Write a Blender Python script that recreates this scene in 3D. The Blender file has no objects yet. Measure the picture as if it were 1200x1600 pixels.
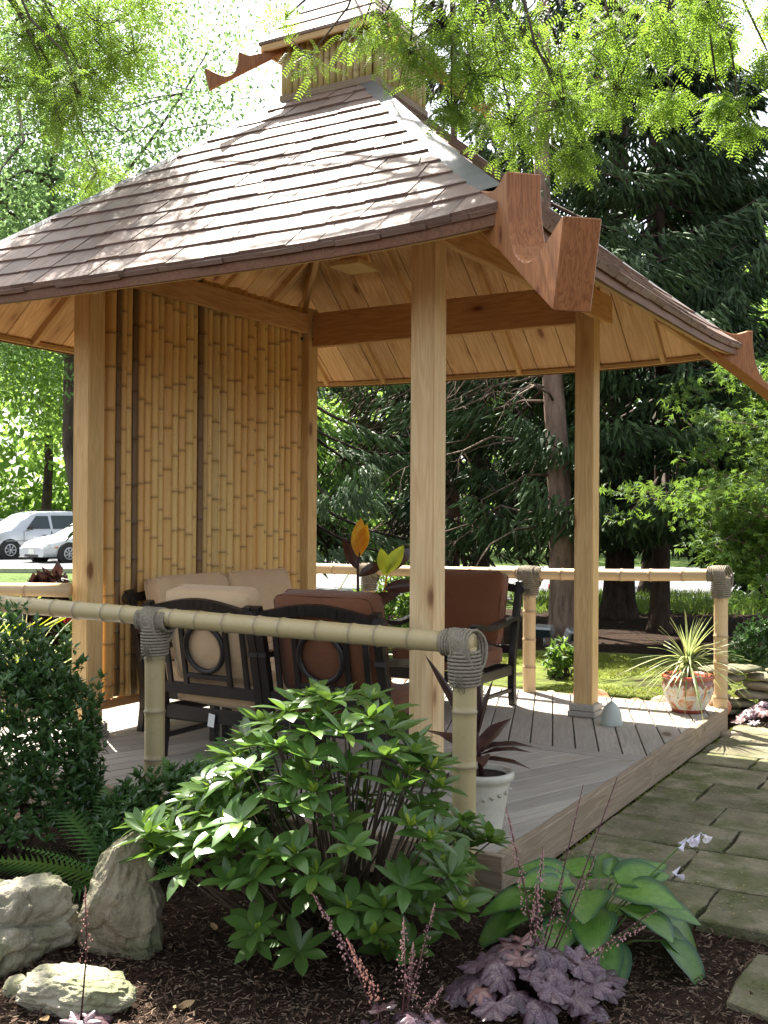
import bpy, bmesh, math, random
import numpy as np
from mathutils import Vector, Matrix, noise as mnoise
R = math.radians
random.seed(7); rng = np.random.default_rng(7)
sc = bpy.context.scene
COL = sc.collection

# ------------------------------------------------------------------ camera, sky, sun, exposure
cam_d = bpy.data.cameras.new('camera'); cam = bpy.data.objects.new('camera', cam_d); COL.objects.link(cam)
cam_d.sensor_fit = 'VERTICAL'; cam_d.sensor_height = 32.0; cam_d.lens = 32.0 * 1682 / 1600
cam_d.clip_start = 0.05; cam_d.clip_end = 2000
cam.matrix_world = Matrix.Translation((0, 0, 1.6)) @ Matrix.Rotation(R(90.28), 4, 'X') @ Matrix.Rotation(0.006, 4, 'Z')
sc.camera = cam
SUN_EL, SUN_AZ = R(57.5), R(-24)
S = Vector((math.cos(SUN_EL) * math.sin(SUN_AZ), math.cos(SUN_EL) * math.cos(SUN_AZ), math.sin(SUN_EL)))
w = bpy.data.worlds.new('World'); sc.world = w; w.use_nodes = True
wt = w.node_tree; bg = wt.nodes['Background']
sky = wt.nodes.new('ShaderNodeTexSky'); sky.sky_type = 'NISHITA'; sky.sun_disc = False
sky.sun_elevation = SUN_EL; sky.sun_rotation = SUN_AZ; sky.dust_density = 2.5; sky.air_density = 1.0; sky.ozone_density = 0.7
hs_ = wt.nodes.new('ShaderNodeHueSaturation'); hs_.inputs['Saturation'].default_value = 0.42
wt.links.new(sky.outputs[0], hs_.inputs['Color']); wt.links.new(hs_.outputs[0], bg.inputs[0]); bg.inputs[1].default_value = 0.092
sd = bpy.data.lights.new('sun', 'SUN'); sd.energy = 5.0; sd.angle = R(0.53); sd.color = (1.0, 0.95, 0.86)
sun = bpy.data.objects.new('sun', sd); COL.objects.link(sun); sun.rotation_euler = (-S).to_track_quat('-Z', 'Y').to_euler()
sc.view_settings.view_transform = 'Standard'; sc.view_settings.look = 'None'
sc.view_settings.exposure = 2.15; sc.view_settings.gamma = 1.0
sc.render.engine = 'CYCLES'
sc.cycles.max_bounces = 7; sc.cycles.diffuse_bounces = 4; sc.cycles.glossy_bounces = 3; sc.cycles.transmission_bounces = 5
sc.cycles.transparent_max_bounces = 6; sc.cycles.use_denoising = True; sc.cycles.sample_clamp_indirect = 6

# ------------------------------------------------------------------ helpers
def tag(o, label=None, cat=None, group=None, kind=None):
    if label: o['label'] = label
    if cat: o['category'] = cat
    if group: o['group'] = group
    if kind: o['kind'] = kind
    return o
def empty(name, loc=(0, 0, 0), rz=0.0, **k):
    o = bpy.data.objects.new(name, None); COL.objects.link(o); o.location = loc; o.rotation_euler = (0, 0, rz)
    o.empty_display_size = .1
    return tag(o, **k)
def link(name, me, parent=None, mat=None, M=None, **k):
    o = bpy.data.objects.new(name, me); COL.objects.link(o)
    if parent is not None: o.parent = parent
    if M is not None: o.matrix_basis = M
    if mat is not None and not me.materials: me.materials.append(mat)
    return tag(o, **k)
def mesh_np(name, V, F, mat=None, smooth=False):
    """V (n,3), F (m,k) int with constant k"""
    V = np.asarray(V, dtype=np.float32); F = np.asarray(F, dtype=np.int32)
    me = bpy.data.meshes.new(name); me.vertices.add(len(V)); me.vertices.foreach_set('co', V.ravel())
    k = F.shape[1]; me.loops.add(F.size); me.loops.foreach_set('vertex_index', F.ravel())
    me.polygons.add(len(F)); me.polygons.foreach_set('loop_start', np.arange(0, F.size, k, dtype=np.int32))
    me.polygons.foreach_set('use_smooth', np.full(len(F), smooth))
    me.update(calc_edges=True)
    if mat: me.materials.append(mat)
    return me
def mesh_py(name, V, F, mat=None, smooth=False):
    me = bpy.data.meshes.new(name); me.from_pydata([tuple(v) for v in V], [], F); me.update()
    if smooth: me.polygons.foreach_set('use_smooth', [True] * len(me.polygons))
    if mat: me.materials.append(mat)
    return me
def bm_mesh(name, bm, mat=None, smooth=False):
    me = bpy.data.meshes.new(name); bm.to_mesh(me); bm.free()
    if smooth: me.polygons.foreach_set('use_smooth', [True] * len(me.polygons))
    if mat: me.materials.append(mat)
    return me
def axes(loc, x, z):
    """matrix with local X along x, local Z near z"""
    x = Vector(x).normalized(); z = Vector(z); y = z.cross(x).normalized(); z = x.cross(y)
    m = Matrix((x, y, z)).transposed().to_4x4(); m.translation = loc
    return m
_bc = {}
def box_mesh(L, W, T, mat, bev=0.004, key=None):
    k = (round(L, 4), round(W, 4), round(T, 4), mat.name, bev)
    if k in _bc: return _bc[k]
    bm = bmesh.new(); bmesh.ops.create_cube(bm, size=1)
    bmesh.ops.scale(bm, vec=(L, W, T), verts=bm.verts)
    if bev: bmesh.ops.bevel(bm, geom=list(bm.edges), offset=min(bev, T * .3, W * .3), segments=1, affect='EDGES')
    me = bm_mesh('piece', bm, mat); _bc[k] = me
    return me
def board(name, p0, p1, W, T, mat, parent, up=(0, 0, 1), bev=.004, **k):
    """a straight board from p0 to p1, W wide (across) and T thick (along up)"""
    p0 = Vector(p0); p1 = Vector(p1); d = p1 - p0
    return link(name, box_mesh(d.length, W, T, mat, bev), parent, M=axes((p0 + p1) / 2, d, up), **k)
def tube_arrays(P, rad, n=8, cap=True):
    P = [Vector(p) for p in P]; V = []; F = []
    ref = Vector((0, 0, 1)) if abs((P[-1] - P[0]).normalized().z) < .9 else Vector((1, 0, 0))
    for i, p in enumerate(P):
        t = (P[min(i + 1, len(P) - 1)] - P[max(i - 1, 0)]).normalized()
        a = t.cross(ref)
        if a.length < 1e-4: a = t.orthogonal()
        a.normalize(); b = t.cross(a); ref = a.cross(t) * 1.0
        r = rad[i] if hasattr(rad, '__len__') else rad
        for j in range(n):
            th = 2 * math.pi * j / n
            V.append(p + (a * math.cos(th) + b * math.sin(th)) * r)
    for i in range(len(P) - 1):
        for j in range(n):
            F.append((i * n + j, i * n + (j + 1) % n, (i + 1) * n + (j + 1) % n, (i + 1) * n + j))
    if cap:
        F.append(tuple(reversed(range(n)))); F.append(tuple((len(P) - 1) * n + j for j in range(n)))
    return V, F
class MB:
    """collects shapes into ONE mesh"""
    def __init__(s): s.V = []; s.F = []
    def add(s, V, F):
        o = len(s.V); s.V += [tuple(v) for v in V]; s.F += [tuple(i + o for i in f) for f in F]; return s
    def tube(s, P, rad, n=8, cap=True): return s.add(*tube_arrays(P, rad, n, cap))
    def box(s, c, size, M=None):
        x, y, z = [q / 2 for q in size]
        V = [Vector(c) + Vector((a * x, b * y, d * z)) for a in (-1, 1) for b in (-1, 1) for d in (-1, 1)]
        if M is not None: V = [M @ v for v in V]
        return s.add(V, [(0, 1, 3, 2), (4, 6, 7, 5), (0, 4, 5, 1), (2, 3, 7, 6), (0, 2, 6, 4), (1, 5, 7, 3)])
    def lathe(s, prof, n=24, c=(0, 0, 0)):
        V = []; F = []
        for r, z in prof:
            for j in range(n):
                t = 2 * math.pi * j / n; V.append((c[0] + r * math.cos(t), c[1] + r * math.sin(t), c[2] + z))
        for i in range(len(prof) - 1):
            for j in range(n): F.append((i * n + j, i * n + (j + 1) % n, (i + 1) * n + (j + 1) % n, (i + 1) * n + j))
        return s.add(V, F)
    def build(s, name, mat, parent=None, smooth=True, M=None, **k):
        return link(name, mesh_py(name, s.V, s.F, mat, smooth), parent, M=M, **k)
def autosmooth(o, ang=35):
    me = o.data
    try: me.set_sharp_from_angle(angle=R(ang))
    except Exception: pass
    return o
def rotmats(n, tilt=None, r=None):
    """random rotation matrices (n,3,3)"""
    q = rng.normal(size=(n, 4)); q /= np.linalg.norm(q, axis=1)[:, None]
    a, b, c, d = q.T
    return np.stack([np.stack([1 - 2 * (c * c + d * d), 2 * (b * c - a * d), 2 * (b * d + a * c)], -1),
                     np.stack([2 * (b * c + a * d), 1 - 2 * (b * b + d * d), 2 * (c * d - a * b)], -1),
                     np.stack([2 * (b * d - a * c), 2 * (c * d + a * b), 1 - 2 * (b * b + c * c)], -1)], 1)
def dirmats(D, U):
    """matrices whose X is D, whose Z is near U (n,3)"""
    D = D / np.linalg.norm(D, axis=1)[:, None]
    Y = np.cross(U, D); Y /= (np.linalg.norm(Y, axis=1)[:, None] + 1e-9); Z = np.cross(D, Y)
    return np.stack([D, Y, Z], -1)
def instance(name, TV, TF, Ms, L, sca, mat, smooth=False):
    """merge n copies of a template into one mesh"""
    TV = np.asarray(TV, float); TF = np.asarray(TF, int); n = len(L)
    V = np.einsum('nij,kj->nki', Ms * np.asarray(sca).reshape(-1, 1, 1), TV) + np.asarray(L)[:, None, :]
    F = (TF[None] + (np.arange(n) * len(TV))[:, None, None]).reshape(-1, TF.shape[1])
    return mesh_np(name, V.reshape(-1, 3), F, mat, smooth)

# ------------------------------------------------------------------ materials
class NT:
    def __init__(s, name):
        s.m = bpy.data.materials.new(name); s.m.use_nodes = True; s.t = s.m.node_tree; s.n = s.t.nodes
        s.b = s.n['Principled BSDF']; s.out = s.n['Material Output']
    def new(s, ty, **k):
        x = s.n.new('ShaderNode' + ty)
        for a, b in k.items(): setattr(x, a, b)
        return x
    def l(s, a, b): s.t.links.new(a, b)
    def coords(s, scale=(1, 1, 1), rnd=True, kind='Object'):
        tc = s.new('TexCoord'); mp = s.new('Mapping'); mp.inputs['Scale'].default_value = scale
        if rnd:
            oi = s.new('ObjectInfo'); vm = s.new('VectorMath', operation='MULTIPLY_ADD')
            s.l(oi.outputs['Random'], vm.inputs[0]); vm.inputs[1].default_value = (37.1, 53.7, 71.3); s.l(tc.outputs[kind], vm.inputs[2])
            s.l(vm.outputs[0], mp.inputs[0])
        else: s.l(tc.outputs[kind], mp.inputs[0])
        return mp.outputs[0]
    def noise(s, vec, scale, detail=3, rough=.55, dist=0):
        x = s.new('TexNoise'); s.l(vec, x.inputs['Vector']); x.inputs['Scale'].default_value = scale
        x.inputs['Detail'].default_value = detail; x.inputs['Roughness'].default_value = rough; x.inputs['Distortion'].default_value = dist
        return x.outputs['Fac']
    def ramp(s, fac, stops, interp='LINEAR'):
        x = s.new('ValToRGB'); s.l(fac, x.inputs[0]); r = x.color_ramp; r.interpolation = interp
        while len(r.elements) < len(stops): r.elements.new(0.5)
        for e, (p, c) in zip(r.elements, stops):
            e.position = p; e.color = (*c, 1) if len(c) == 3 else c
        return x.outputs[0]
    def mix(s, a, b, fac, mode='MIX'):
        x = s.new('Mix', data_type='RGBA', blend_type=mode)
        for v, i in ((fac, 0), (a, 6), (b, 7)):
            if hasattr(v, 'links'): s.l(v, x.inputs[i])
            else: x.inputs[i].default_value = v if i == 0 else (*v, 1)
        return x.outputs[2]
    def math(s, op, a, b=None, clamp=False):
        x = s.new('Math', operation=op, use_clamp=clamp)
        for i, v in ((0, a), (1, b)):
            if v is None: continue
            if hasattr(v, 'links'): s.l(v, x.inputs[i])
            else: x.inputs[i].default_value = v
        return x.outputs[0]
    def rand(s): return s.new('ObjectInfo').outputs['Random']
    def attr(s, name): return s.new('Attribute', attribute_name=name)
    def bump(s, h, strength=.3, dist=.01):
        x = s.new('Bump'); s.l(h, x.inputs['Height']); x.inputs['Strength'].default_value = strength; x.inputs['Distance'].default_value = dist
        s.l(x.outputs[0], s.b.inputs['Normal']); return x.outputs[0]
    def base(s, c, rough=.6, spec=None):
        if hasattr(c, 'links'): s.l(c, s.b.inputs['Base Color'])
        else: s.b.inputs['Base Color'].default_value = (*c, 1)
        if hasattr(rough, 'links'): s.l(rough, s.b.inputs['Roughness'])
        else: s.b.inputs['Roughness'].default_value = rough
        if spec is not None: s.b.inputs['Specular IOR Level'].default_value = spec
        return s
def hsv_var(t, col, amt=.25):
    """per-object brightness change"""
    f = t.math('MULTIPLY_ADD', t.rand(), amt); f.node.inputs[2].default_value = 1 - amt / 2
    x = t.new('VectorMath', operation='SCALE'); t.l(col, x.inputs[0]); t.l(f, x.inputs['Scale']); return x.outputs[0]
def wood(name, c1, c2, knots=1.0, rough=.6, axis=0, var=.25, fine=1.0, grey=None, kscale=2.2):
    t = NT(name); sc_ = [1, 1, 1]
    for i in range(3):
        if i != axis: sc_[i] = 11.0
        else: sc_[i] = .7
    v = t.coords(tuple(sc_))
    big = t.noise(v, 1.6 * fine, 2, .5, .6)
    rings = t.math('SINE', t.math('MULTIPLY', big, 42.0))
    rf = t.math('MULTIPLY_ADD', rings, .35); rf.node.inputs[2].default_value = .5
    sc2 = [60, 60, 60]; sc2[axis] = 2.5
    fib = t.noise(t.coords(tuple(sc2)), 1.5, 3, .6)
    fac = t.math('ADD', t.math('MULTIPLY', rf, .62), t.math('MULTIPLY', fib, .55))
    col = t.ramp(fac, [(.25, c1), (.8, c2)])
    blot = t.noise(t.coords((1.2, 1.2, 1.2)), 1.8, 2)
    col = t.mix(col, tuple(q * .72 for q in c2), t.math('MULTIPLY', t.ramp(blot, [(.45, (0, 0, 0)), (.75, (1, 1, 1))]), .5))
    if grey: col = t.mix(col, grey, t.ramp(t.noise(t.coords((1, 1, 1)), 5, 4), [(.35, (0, 0, 0)), (.7, (1, 1, 1))]))
    if knots:
        ks = [kscale * 2.4] * 3; ks[axis] = kscale
        vo = t.new('TexVoronoi'); t.l(t.coords(tuple(ks)), vo.inputs['Vector']); vo.inputs['Scale'].default_value = 1.0
        sp = t.new('SeparateColor'); t.l(vo.outputs['Color'], sp.inputs[0])
        k = t.ramp(vo.outputs['Distance'], [(.10 * knots, (1, 1, 1)), (.17 * knots, (0, 0, 0))])
        halo = t.ramp(vo.outputs['Distance'], [(.15 * knots, (1, 1, 1)), (.34 * knots, (0, 0, 0))])
        pick = t.math('GREATER_THAN', sp.outputs[0], .40)
        col = t.mix(col, (c2[0] * .62, c2[1] * .48, c2[2] * .38), t.math('MULTIPLY', t.math('MULTIPLY', halo, pick), .6))
        col = t.mix(col, (c2[0] * .26, c2[1] * .15, c2[2] * .12), t.math('MULTIPLY', t.math('MULTIPLY', k, pick), .9))
    col = hsv_var(t, col, var)
    t.base(col, rough, .3); t.bump(fac, .25, .003)
    return t.m
def plain(name, c, rough=.6, metal=0, nscale=0, namt=.2, bump=0, spec=.4):
    t = NT(name)
    if nscale:
        f = t.noise(t.coords(), nscale, 4)
        col = t.mix(tuple(q * (1 - namt) for q in c), tuple(min(1, q * (1 + namt)) for q in c), t.ramp(f, [(.3, (0, 0, 0)), (.7, (1, 1, 1))]))
        t.base(col, rough, spec)
        if bump: t.bump(f, bump, .01)
    else: t.base(c, rough, spec)
    t.b.inputs['Metallic'].default_value = metal
    return t.m
def leafmat(name, c1, c2, trans=.4, rough=.45, spec=.5, vein=None, tcol=None, perobj=True, scale=6.0, veins=0):
    t = NT(name)
    f = t.noise(t.coords(), scale, 3)
    col = t.mix(c1, c2, t.ramp(f, [(.35, (0, 0, 0)), (.65, (1, 1, 1))]))
    if perobj:
        col = hsv_var(t, col, .5); r2 = t.math('FRACT', t.math('MULTIPLY', t.rand(), 7.31)); col = t.mix(col, tuple(min(1, q * w) for q, w in zip(c2, (1.8, 1.4, 1.0))), t.ramp(r2, [(.80, (0, 0, 0)), (1.0, (.8, .8, .8))]))
    if vein:
        a = t.attr('edge').outputs['Fac']; col = t.mix(col, vein, t.ramp(a, [(.55, (0, 0, 0)), (.95, (1, 1, 1))]))
    t.base(col, rough, spec)
    if veins:
        t.bump(t.math('SINE', t.math('MULTIPLY', t.attr('edge').outputs['Fac'], veins)), .16, .004)
    tr = t.new('BsdfTranslucent'); tc = tcol or tuple(min(1, q * 2.2) for q in c2)
    x = t.mix(col, tc, .6); t.l(x, tr.inputs['Color'])
    ms = t.new('MixShader'); ms.inputs[0].default_value = trans
    t.l(t.b.outputs[0], ms.inputs[1]); t.l(tr.outputs[0], ms.inputs[2]); t.l(ms.outputs[0], t.out.inputs['Surface'])
    return t.m
M = {}
M['post'] = wood('pine_post', (.60, .41, .20), (.74, .54, .30), 1.1, .65, 0, .12)
M['post_bounce'] = wood('bounce_warmed_post', (.52, .33, .13), (.66, .45, .21), .9, .6, 0, .12)  # warmer copy of the post wood, orange bounced light put into its colour
M['beam'] = wood('cedar_beam', (.42, .21, .08), (.56, .32, .14), .9, .6, 0, .15)
M['ceiling'] = wood('ceiling_cedar', (.55, .31, .14), (.72, .48, .27), 1.2, .6, 1, .30, kscale=2.6)
M['rafter'] = wood('rafter_cedar', (.50, .29, .12), (.64, .41, .2), .6, .6, 0, .2)
M['shingle'] = wood('cedar_shingle', (.14, .085, .062), (.26, .17, .13), 0, .62, 1, .5, grey=(.21, .155, .135))
M['fascia'] = wood('dark_fascia', (.13, .055, .028), (.19, .09, .045), 0, .6, 0, .1)
M['lighttrim'] = wood('light_trim', (.52, .33, .14), (.62, .42, .2), 0, .6, 0, .1)
M['horn'] = wood('stained_horn', (.22, .078, .026), (.38, .155, .056), .6, .45, 2, .2, 1.8)
M['hipcap'] = plain('weathered_hip_strip', (.13, .13, .125), .55, 0, 12, .12)
M['deck'] = wood('grey_deck', (.26, .23, .19), (.39, .35, .295), .7, .75, 0, .3, kscale=1.3, grey=(.34, .31, .27))
M['deckedge'] = wood('deck_edge', (.21, .155, .10), (.30, .23, .16), .3, .75, 0, .1)
M['black'] = plain('dark_stained_frame', (.018, .014, .013), .38, 0, 8, .4)
M['bolt'] = plain('black_bolt', (.03, .03, .03), .4, .8)
def cloth(name, c):
    t = NT(name); f = t.noise(t.coords(), 4, 3); wv = t.noise(t.coords((300, 300, 300)), 1, 1)
    col = t.mix(tuple(q * .85 for q in c), c, f); t.base(col, .9, .2); fold = t.noise(t.coords((1, 1, 1)), 7, 3, .5, 1.5); t.bump(t.math('ADD', t.math('MULTIPLY', wv, .05), fold), .35, .03)
    t.b.inputs['Sheen Weight'].default_value = .15
    return t.m
M['beige'] = cloth('beige_cloth', (.60, .42, .25)); M['cream'] = cloth('cream_cloth', (.52, .46, .33))
M['rust'] = cloth('rust_cloth', (.16, .062, .028))
M['white'] = plain('white_paint', (.72, .72, .68), .5, 0, 5, .06)
def bamboo(name, c1, c2, ring, var=.3, spots=.6, ax=2):
    t = NT(name); sl = [30, 30, 30]; sl[ax] = .6
    f = t.noise(t.coords(tuple(sl)), 1, 3); g = t.noise(t.coords((2.2, 2.2, 2.2)), 1.4, 3)
    col = t.mix(c1, c2, t.math('ADD', t.math('MULTIPLY', f, .5), t.math('MULTIPLY', g, .5)))
    sp = t.ramp(t.noise(t.coords((14, 14, 14)), 1.6, 4, .7), [(.60, (0, 0, 0)), (.72, (1, 1, 1))])
    col = t.mix(col, tuple(q * .45 for q in c1), t.math('MULTIPLY', sp, spots))
    a = t.attr('node').outputs['Fac']
    if var > .4:
        col = t.mix(col, tuple(q * w for q, w in zip(c1, (.75, .62, .55))), t.ramp(t.rand(), [(.55, (0, 0, 0)), (1.0, (.8, .8, .8))]))
    col = hsv_var(t, col, var)
    col = t.mix(col, ring, t.math('MULTIPLY', a, .6))
    t.base(col, .42, .45); t.bump(f, .1, .002)
    return t.m
M['bam'] = bamboo('screen_bamboo', (.60, .38, .12), (.80, .58, .24), (.14, .065, .025), .5)
M['bamcup'] = bamboo('cupola_bamboo', (.40, .31, .12), (.55, .45, .20), (.16, .10, .05), .35)
M['bamdark'] = bamboo('dark_bamboo', (.10, .055, .02), (.22, .13, .05), (.03, .015, .008), .3)
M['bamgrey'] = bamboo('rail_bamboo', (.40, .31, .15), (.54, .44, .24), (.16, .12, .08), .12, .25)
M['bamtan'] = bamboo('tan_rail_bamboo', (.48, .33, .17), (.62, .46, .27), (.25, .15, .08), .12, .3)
t = NT('grey_rope'); f = t.noise(t.coords((1, 1, 1)), 90, 3); t.base(t.mix((.14, .12, .09), (.38, .33, .25), f), .9, .1); t.bump(f, .8, .006); M['rope'] = t.m
# stones
def stone(name, c1, c2, c3, moss=None, scale=5):
    t = NT(name); v = t.coords()
    f = t.noise(v, scale, 6, .62); g = t.noise(v, scale * 4, 5, .7)
    col = t.ramp(f, [(.3, c1), (.5, c2), (.72, c3)])
    col = t.mix(col, tuple(q * .55 for q in c1), t.ramp(g, [(.52, (0, 0, 0)), (.75, (.8, .8, .8))]))
    if moss: col = t.mix(col, moss, t.ramp(t.noise(v, scale * .7, 5, .65), [(.47, (0, 0, 0)), (.62, (.85, .85, .85))]))
    col = hsv_var(t, col, .3)
    t.base(col, .9, .2); t.bump(t.math('ADD', t.math('MULTIPLY', g, .6), f), .9, .03)
    return t.m
M['rock'] = stone('boulder_stone', (.20, .18, .13), (.34, .31, .235), (.46, .42, .33), (.17, .18, .09))
M['rock2'] = stone('brown_boulder_stone', (.13, .11, .07), (.22, .19, .13), (.33, .29, .21), (.12, .13, .07))
M['flag'] = stone('flagstone', (.12, .107, .062), (.19, .17, .105), (.30, .265, .18), (.085, .10, .03), 5)
M['edging'] = stone('edging_stone', (.28, .2, .14), (.38, .29, .21), (.45, .38, .3))
M['red_stone'] = stone('red_stone', (.36, .16, .08), (.42, .21, .11), (.46, .27, .16))
M['wallstone'] = stone('wall_stone', (.22, .19, .12), (.32, .28, .19), (.40, .36, .26), (.16, .17, .09))
# ground
t = NT('bark_mulch'); v = t.coords((1, 1, 1), False)
f = t.noise(v, 22, 6, .7); g = t.noise(v, 90, 4, .7); big = t.noise(v, .8, 3)
col = t.ramp(f, [(.3, (.018, .011, .007)), (.55, (.05, .030, .020)), (.8, (.12, .075, .05))])
col = t.mix(col, (.16, .11, .08), t.ramp(g, [(.6, (0, 0, 0)), (.75, (.7, .7, .7))]))
t.base(col, .95, .1); t.bump(t.math('ADD', f, g), 1, .03); M['mulch'] = t.m
t = NT('lawn'); v = t.coords((1, 1, 1), False); f = t.noise(v, 3, 5, .7); g = t.noise(v, 60, 3)
col = t.mix(t.ramp(f, [(.3, (.05, .085, .018)), (.7, (.13, .19, .035))]), (.03, .06, .012), t.math('MULTIPLY', g, .5)); t.base(col, .9, .15); t.bump(g, 1, .02); M['lawn'] = t.m
t = NT('moss'); v = t.coords((1, 1, 1), False); f = t.noise(v, 2.2, 5, .7); g = t.noise(v, 40, 4, .7)
col = t.ramp(f, [(.38, (.045, .035, .02)), (.46, (.10, .12, .03)), (.7, (.20, .24, .05))]); t.base(col, .95, .1); t.bump(g, 1, .02); M['moss'] = t.m
t = NT('asphalt'); v = t.coords((1, 1, 1), False); t.base(t.mix((.11, .11, .115), (.17, .17, .17), t.noise(v, 30, 3)), .85, .3); M['asphalt'] = t.m
M['line'] = plain('road_line', (.75, .75, .72), .7)
M['kerb'] = plain('kerb_concrete', (.42, .41, .38), .85, 0, 9, .12)
# bark and leaves
def barkm(name, c1, c2, s=9):
    t = NT(name); v = t.coords((1, 1, .25)); f = t.noise(v, s, 6, .7, .4)
    t.base(t.ramp(f, [(.35, c1), (.65, c2)]), .9, .15); t.bump(f, .9, .03); return t.m
M['bark_spruce'] = barkm('spruce_bark', (.12, .085, .065), (.34, .24, .19))
M['bark_dark'] = barkm('dark_bark', (.03, .022, .017), (.09, .065, .05))
M['bark'] = barkm('tree_bark', (.06, .045, .035), (.16, .13, .10))
M['twig'] = barkm('dead_twig', (.09, .065, .05), (.22, .165, .13), 20)
M['locust'] = leafmat('locust_leaf', (.05, .12, .018), (.12, .22, .03), .48, .5, .4, None, (.46, .68, .08), False, .9)
M['locust_hazed'] = leafmat('hazed_locust_leaf', (.06, .12, .045), (.11, .19, .07), .5, .6, .3, None, (.42, .64, .24), False, .6)  # paler, bluer locust leaf: the hazy background is put into its colour
M['decid'] = leafmat('deciduous_leaf', (.06, .12, .02), (.11, .19, .035), .5, .55, .3, None, (.42, .64, .12), False, .5)
M['spruce'] = leafmat('spruce_needles', (.03, .065, .022), (.075, .135, .045), .28, .6, .35, None, (.13, .24, .08), False, 1.2)
M['spruce_sunlit'] = leafmat('sunlit_tint_spruce_needles', (.07, .125, .055), (.14, .21, .10), .38, .55, .4, None, (.34, .50, .20), False, 1.2)  # paler copy of the spruce needles, sunlight on the tips put into the colour
M['spruce_dry'] = leafmat('dry_spruce_needles', (.05, .045, .028), (.095, .09, .05), .2, .8, .2, None, (.18, .19, .08), False, 1.5)
M['maple'] = leafmat('maple_leaf', (.04, .09, .02), (.08, .155, .03), .36, .5, .3, None, (.34, .52, .07), False, 1.2)
M['rhodo'] = leafmat('rhododendron_leaf', (.06, .13, .028), (.10, .19, .045), .28, .31, .6, None, (.32, .55, .07), True, 3)
M['rhodo_new'] = leafmat('new_rhododendron_leaf', (.16, .26, .03), (.26, .36, .05), .45, .35, .5, None, (.65, .8, .1), True, 3)
M['azalea'] = leafmat('azalea_leaf', (.04, .09, .025), (.075, .15, .045), .28, .24, .6, None, (.14, .28, .06), False, 5)
M['fern'] = leafmat('fern_frond', (.07, .16, .04), (.12, .24, .06), .4, .55, .3, None, (.2, .42, .1), True, 5)
M['hosta'] = leafmat('hosta_leaf', (.09, .20, .03), (.14, .27, .05), .3, .38, .5, (.018, .07, .035), (.3, .55, .1), True, 9, veins=44)
M['heuchera'] = leafmat('heuchera_leaf', (.05, .022, .032), (.17, .115, .135), .15, .33, .5, (.04, .016, .026), (.3, .12, .14), True, 25)
M['canna'] = leafmat('canna_leaf', (.030, .014, .014), (.06, .028, .022), .2, .35, .5, None, (.14, .05, .04), True, 5)
M['canna_red'] = leafmat('canna_flame_leaf', (.75, .25, .03), (.85, .60, .05), .65, .4, .4, None, (.9, .5, .04), True, 9)  # orange leaf brightened, its backlit glow put into the colour
M['canna_green'] = leafmat('canna_lime_leaf', (.45, .52, .04), (.58, .65, .06), .6, .4, .4, None, (.8, .85, .1), True, 5)  # lime leaf, likewise brightened in colour for the light behind it
M['strap'] = leafmat('strap_leaf', (.16, .22, .07), (.36, .38, .18), .35, .4, .4, None, (.5, .6, .2), True, 9)
M['pink'] = leafmat('pink_bell', (.38, .20, .19), (.50, .30, .28), .2, .6, .3, None, (.5, .32, .3), True, 60)
M['stalk'] = plain('purple_stalk', (.06, .02, .02), .6)
M['stemg'] = plain('green_stem', (.10, .17, .04), .6)
M['twiggy'] = plain('brown_stem', (.065, .045, .03), .8, 0, 20, .3)
M['petal'] = leafmat('pale_petal', (.70, .64, .74), (.80, .76, .84), .35, .5, .3, None, (.8, .75, .85), True, 5)
M['redfl'] = leafmat('red_petal', (.5, .02, .02), (.6, .05, .04), .3, .5, .3, None, (.7, .1, .08), False, 5)
M['hydrant'] = plain('red_enamel', (.48, .025, .02), .4)
M['zinc'] = plain('grey_metal', (.36, .37, .36), .45, .5, 8, .1)
M['glass'] = plain('dark_car_glass', (.03, .045, .05), .08, 0, 0); M['tyre'] = plain('tyre_rubber', (.025, .025, .026), .8)
M['rim'] = plain('alloy_rim', (.5, .5, .52), .3, .8)
M['bell'] = plain('glazed_bell', (.38, .41, .37), .5, 0, 6, .1)
M['potwhite'] = plain('cream_pot', (.55, .52, .43), .6, 0, 14, .12, .4)
M['soil'] = plain('potting_soil', (.03, .02, .014), .95, 0, 30, .4, .6)

# ------------------------------------------------------------------ pavilion frame of reference
MX, MY = -0.214, 7.333; TH = R(30.19); RZ = math.pi / 2 - TH
Ux, Uy = math.sin(TH), math.cos(TH); Vx, Vy = -math.cos(TH), math.sin(TH)
def LW(x, y, z=0): return Vector((MX + Ux * x + Vx * y, MY + Uy * x + Vy * y, z))
def WL(X, Y): return ((X - MX) * Ux + (Y - MY) * Uy, (X - MX) * Vx + (Y - MY) * Vy)
H = 1.2275; DZ = 0.18; E = 2.117; SL = 0.858
RM = Matrix.Rotation(RZ, 4, 'Z')

# ------------------------------------------------------------------ ground
def sheet(name, pts, z, mat, **k):
    return link(name, mesh_py(name, [(x, y, z) for x, y in pts], [tuple(range(len(pts)))], mat), kind='structure', **k)
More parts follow.
